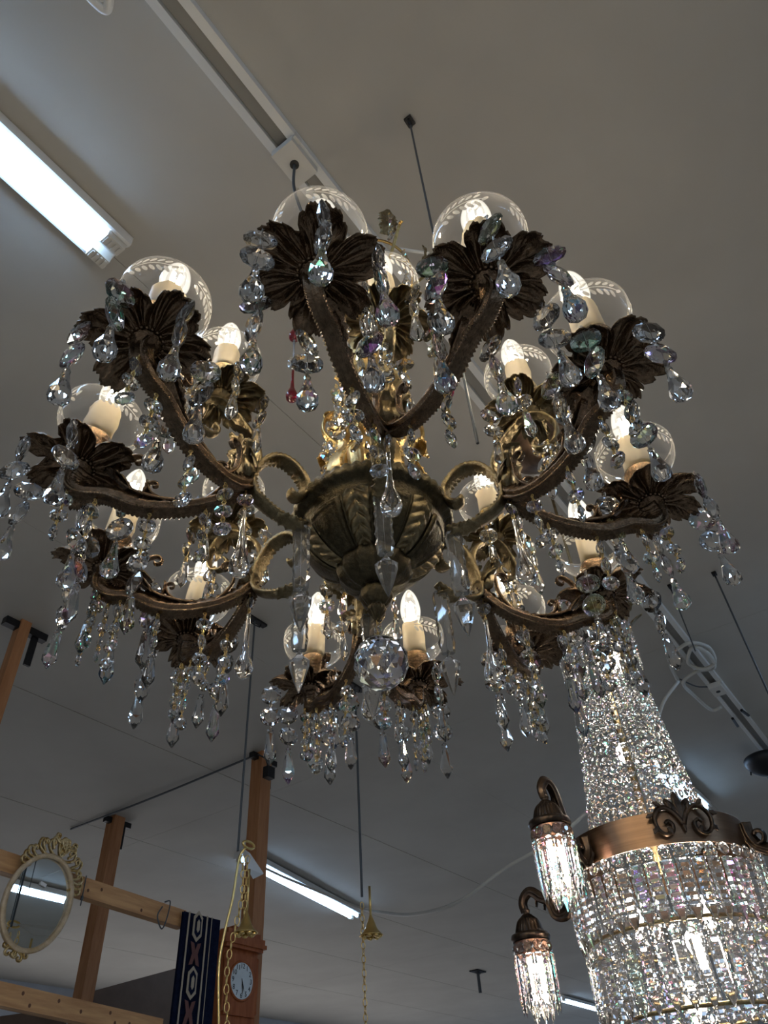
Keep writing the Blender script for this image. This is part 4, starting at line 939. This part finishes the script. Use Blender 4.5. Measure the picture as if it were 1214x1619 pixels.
b = MB(); n = 40; b.add([(.102*cos(2*pi*k/n), y, .102*sin(2*pi*k/n)) for y in (-.008, -.002) for k in range(n)], [tuple(range(n)), tuple(reversed(range(n, 2*n)))] + [(k, (k+1) % n, n + (k+1) % n, n + k) for k in range(n)])
dial = link('dial', fix(b.mesh('dial', M['dial'])), clock)
for h in range(1, 13):
    a = pi/2 - h*pi/6; cu = bpy.data.curves.new('numeral', 'FONT'); cu.body = str(h); cu.size = .040; cu.align_x = 'CENTER'; cu.align_y = 'CENTER'; cu.extrude = .0006; cu.materials.append(M['ink'])
    tmp = bpy.data.objects.new('tmp', cu); COL.objects.link(tmp); nm = bpy.data.meshes.new_from_object(tmp); bpy.data.objects.remove(tmp)
    link('numeral', nm, dial, tr(.080*cos(a), -.0088, .080*sin(a)) @ RX)
def hand(a, L, w):
    b = MB(); d = Vector((sin(a), 0, cos(a))); s = Vector((cos(a), 0, -sin(a))); p = Vector((0, -.0105, 0)); b.add([p - d*.012 - s*w*.5, p - s*w, p + d*L*.7 - s*w*.9, p + d*L, p + d*L*.7 + s*w*.9, p + s*w, p - d*.012 + s*w*.5], [tuple(range(7))])
    link('hand', b.mesh('hand', M['ink']), dial)
hand(radians(158), .062, .0035); hand(radians(172), .082, .003)
# cable along the ceiling between the posts
p0, p1 = at_z(112, 1311, CZ - .01), at_z(408, 1192, CZ - .01); b = MB(); tube(b, [p0, (p0 + p1)/2 + Vector((0, 0, -.01)), p1], .007, 6, 6)
thing('ceiling_cable', 'dark cable clipped along the ceiling between the two wooden posts', 'cable', None, None, b.mesh('ceiling_cable', M['wire']))
p0 = at_h(408, 1193, 4.1); b = MB(); T_ = basis(at_h(425, 1222, 4.15), DD, -NN, (0, 0, 1)); box(b, (0, 0, 0), (.028, .02, .032), T=T_); tube(b, [p0, at_h(420, 1200, 4.12), at_h(424, 1216, 4.15)], .005, 6, 4)
thing('black_plug', 'small black plug box dangling beside the tall post top', 'plug', None, None, b.mesh('black_plug', M['black']))

# ---------------------------------------------------------------- brass chains and bells
def chain_link(sc=1.0):
    P = [Vector((.010*cos(a)*sc, 0, (.018*sin(a))*sc)) for a in [k*pi/6 for k in range(12)]]; return tube(MB(), P, 0.0024*sc, 6, closed=True).mesh('chain_link', M['pin'], True)
CLK = chain_link(.82)
def chain(label, topp, n, drift, depth, group=None):
    t = thing('brass_chain', label, 'chain', topp)
    for i in range(n): link('chain_link', CLK, t, tr(drift(i)) @ zrot((i % 2)*pi/2 + .4))
    return t
def bell(label, p, sc=1.0, L=.12):
    t = thing('brass_bell', label, 'bell', p)
    bb = lathe(smooth_prof([(.006, .085), (.009, .075), (.020, .05), (.030, .025), (.048, .004), (.058, -.004)], 4) + [(.055, -.006), (.040, .002), (.02, .03), (.004, .05)], 40); bb.v = [(x*sc, y*sc, z*sc) for x, y, z in bb.v]
    link('bell_body', fix(bb.mesh('bell_body', M['pin'], True)), t)
    b = MB(); tube(b, [(0, 0, .08*sc), (0, 0, .08*sc + L)], .006*sc, 8); link('tube_stem', b.mesh('tube_stem', M['pin'], True), t)
    for k in range(7): a = k*2*pi/7; link('petal', lathe([(.001, -.012), (.012, -.008), (.014, 0), (.008, .006), (.001, .008)], 10).mesh('petal', M['pin'], True), t, tr(.038*sc*cos(a), .038*sc*sin(a), -.004) @ Matrix.Scale(sc, 4))
    return t
d1 = math.hypot(W1.x, W1.y); 
tA, bA = at_h(384, 1350, d1), at_h(352, 1650, d1)
nA = int((tA.z - bA.z)/.0255); chain('longest brass chain hanging in front of the wall clock', tA, nA, lambda i: Vector(((bA.x - tA.x)*i/nA + .012*sin(i*.35), (bA.y - tA.y)*i/nA, -.0255*i - .02)), d1)
tB = at_h(392, 1350, d1 + .03); chain('short brass chain above the left brass bell', tB, 8, lambda i: Vector((-.006*i*0, 0, -.0255*i - .02)), d1)
pb = at_h(388, 1474, d1 + .09); bell('left brass bell-shaped cup hanging above the wall clock', pb, .78, .15)
d2 = math.hypot(W2.x, W2.y); tC, bC = at_h(572, 1424, d2), at_h(579, 1650, d2); nC = int((tC.z - bC.z)/.0255)
chain('brass chain hanging straight down at the end of the middle batten', tC, nC, lambda i: Vector(((bC.x - tC.x)*i/nC, (bC.y - tC.y)*i/nC, -.0255*i - .02)), d2)
bell('right brass bell-shaped cup beside the straight chain', at_h(587, 1478, d2 + .02), .9, .12)
# gold cord and hanger ring at the top of the left chain
b = MB(); tube(b, [at_h(x, y, d1 - .02) for x, y in ((388, 1340), (378, 1358), (368, 1420), (356, 1470), (346, 1530), (346, 1640))], .005, 6, 6)
thing('yellow_cord', 'yellow cord hanging down left of the long brass chain', 'cord', None, None, b.mesh('yellow_cord', M['pin'], True))
b = MB(); c_ = at_h(393, 1336, d1); tube(b, [c_ + DD*.030*cos(k*pi/8) + Vector((0, 0, .012*sin(k*pi/8))) for k in range(16)], .005, 6, closed=True)
thing('brass_ring', 'brass ring at the top of the left chain', 'ring', None, None, b.mesh('brass_ring', M['pin'], True))
# plastic sheets hanging by the middle batten
def sheet(label, pts, th=.004):
    b = MB(); P = [Vector(p) for p in pts]; n_ = len(P); nn_ = (P[1] - P[0]).cross(P[2] - P[0]).normalized()*th
    b.add(P + [p + nn_ for p in P], [tuple(range(n_)), tuple(reversed(range(n_, 2*n_)))] + [(i, (i+1) % n_, n_ + (i+1) % n_, n_ + i) for i in range(n_)])
    thing('plastic_diffuser', label, 'diffuser', None, None, fix(b.mesh('plastic_diffuser', M['sheet'])))
sheet('folded white plastic diffuser dangling at the left end of the middle batten', [at_h(382, 1342, d1 + .02), at_h(394, 1350, d1 + .05), at_h(416, 1382, d1 + .3), at_h(400, 1390, d1 + .25), at_h(390, 1372, d1 + .1)])
# white mains cable from the coil to the batten
pts = [(1036, 1145, 3.3), (1010, 1190, 3.3), (960, 1250, 3.3), (905, 1305, 3.35), (860, 1338, 3.4), (800, 1372, 3.5), (720, 1428, 3.7), (650, 1446, 4.1), (600, 1442, 4.6), (570, 1436, 5.2), (500, 1408, 5.4), (452, 1388, 5.5), (418, 1372, 5.6)]
b = MB(); tube(b, [at_h(*p) for p in pts[::-1]] + [at_h(1050, 1108, 3.3), at_h(1072, 1078, 3.35)], .0085, 6, 6)
thing('mains_cable', 'long white cable drooping from the coil behind the basket to the middle batten', 'cable', None, None, b.mesh('mains_cable', M['cable'], True))
b = MB(); coil = [(1072, 1078), (1060, 1045), (1085, 1018), (1118, 1022), (1130, 1046), (1112, 1058), (1088, 1048), (1096, 1022), (1122, 1036), (1128, 1056), (1100, 1062), (1080, 1080), (1098, 1100), (1124, 1122), (1140, 1118)]
tube(b, [at_z(x, y, CZ - .05 - .01*(i % 3)) for i, (x, y) in enumerate(coil)], .010, 6, 6)
thing('cable_coil', 'tangled coil of white cable on the track at the right', 'cable', None, None, b.mesh('cable_coil', M['cable'], True))
b = MB(); tube(b, [at_z(1075, 1074, CZ - .045), at_z(1100, 1085, CZ - .04), at_z(1118, 1086, CZ - .04)], .004, 6, 4)
thing('black_tie', 'thin black tie under the white cable coil', 'tie', None, None, b.mesh('black_tie', M['wire']))
for i, (p, q_) in enumerate((((1172, 1123), (1183, 1131)), ((1158, 1136), (1166, 1148)))):
    b = MB(); tube(b, [at_z(*p, CZ - .055), at_z(*q_, CZ - .055)], .009, 6); thing('black_clip', ('small black clip on the right side of the track', 'small black clip on the left side of the track')[i], 'clip', None, None, b.mesh('black_clip', M['black']))
# dark ceiling canopy at the right edge
cp = at_z(1204, 1192, CZ - .06); t = thing('canopy_pendant', 'black ceiling canopy of a pendant lamp at the right edge', 'lamp', cp)
bb = lathe(smooth_prof([(.010, -.001), (.055, -.004), (.115, -.02), (.125, -.05), (.105, -.09), (.06, -.125), (.02, -.14), (.012, -.15)], 4), 40); link('canopy', fix(bb.mesh('canopy', M['black'], True)), t)
b = MB(); tube(b, [(0, 0, -.14), (0, 0, -.26), (.02, 0, -.42), (.02, 0, -1.05)], .012, 8); link('stem', b.mesh('stem', M['black'], True), t)
b = MB()
for k in range(5): a = k*1.3; tube(b, [(.02*cos(a), .02*sin(a), -.01), (.07*cos(a), .07*sin(a), .0 - .005), (.11*cos(a), .11*sin(a), -.17 + .03*k)], .005, 5, 3)
link('wire_ends', b.mesh('wire_ends', M['black']), t)
# white bracket at the top left
b = MB(); P = [at_z(*p, CZ - .12) for p in ((120, -30), (148, 2), (166, 16), (172, 4), (172, -30))]; tube(b, P, .010, 8, 8)
b.add(P[:2] + P[3:], [(0, 1, 2, 3)]); thing('white_bracket', 'white rounded lamp bracket at the top left edge', 'bracket', None, None, b.mesh('white_bracket', M['white'], True))
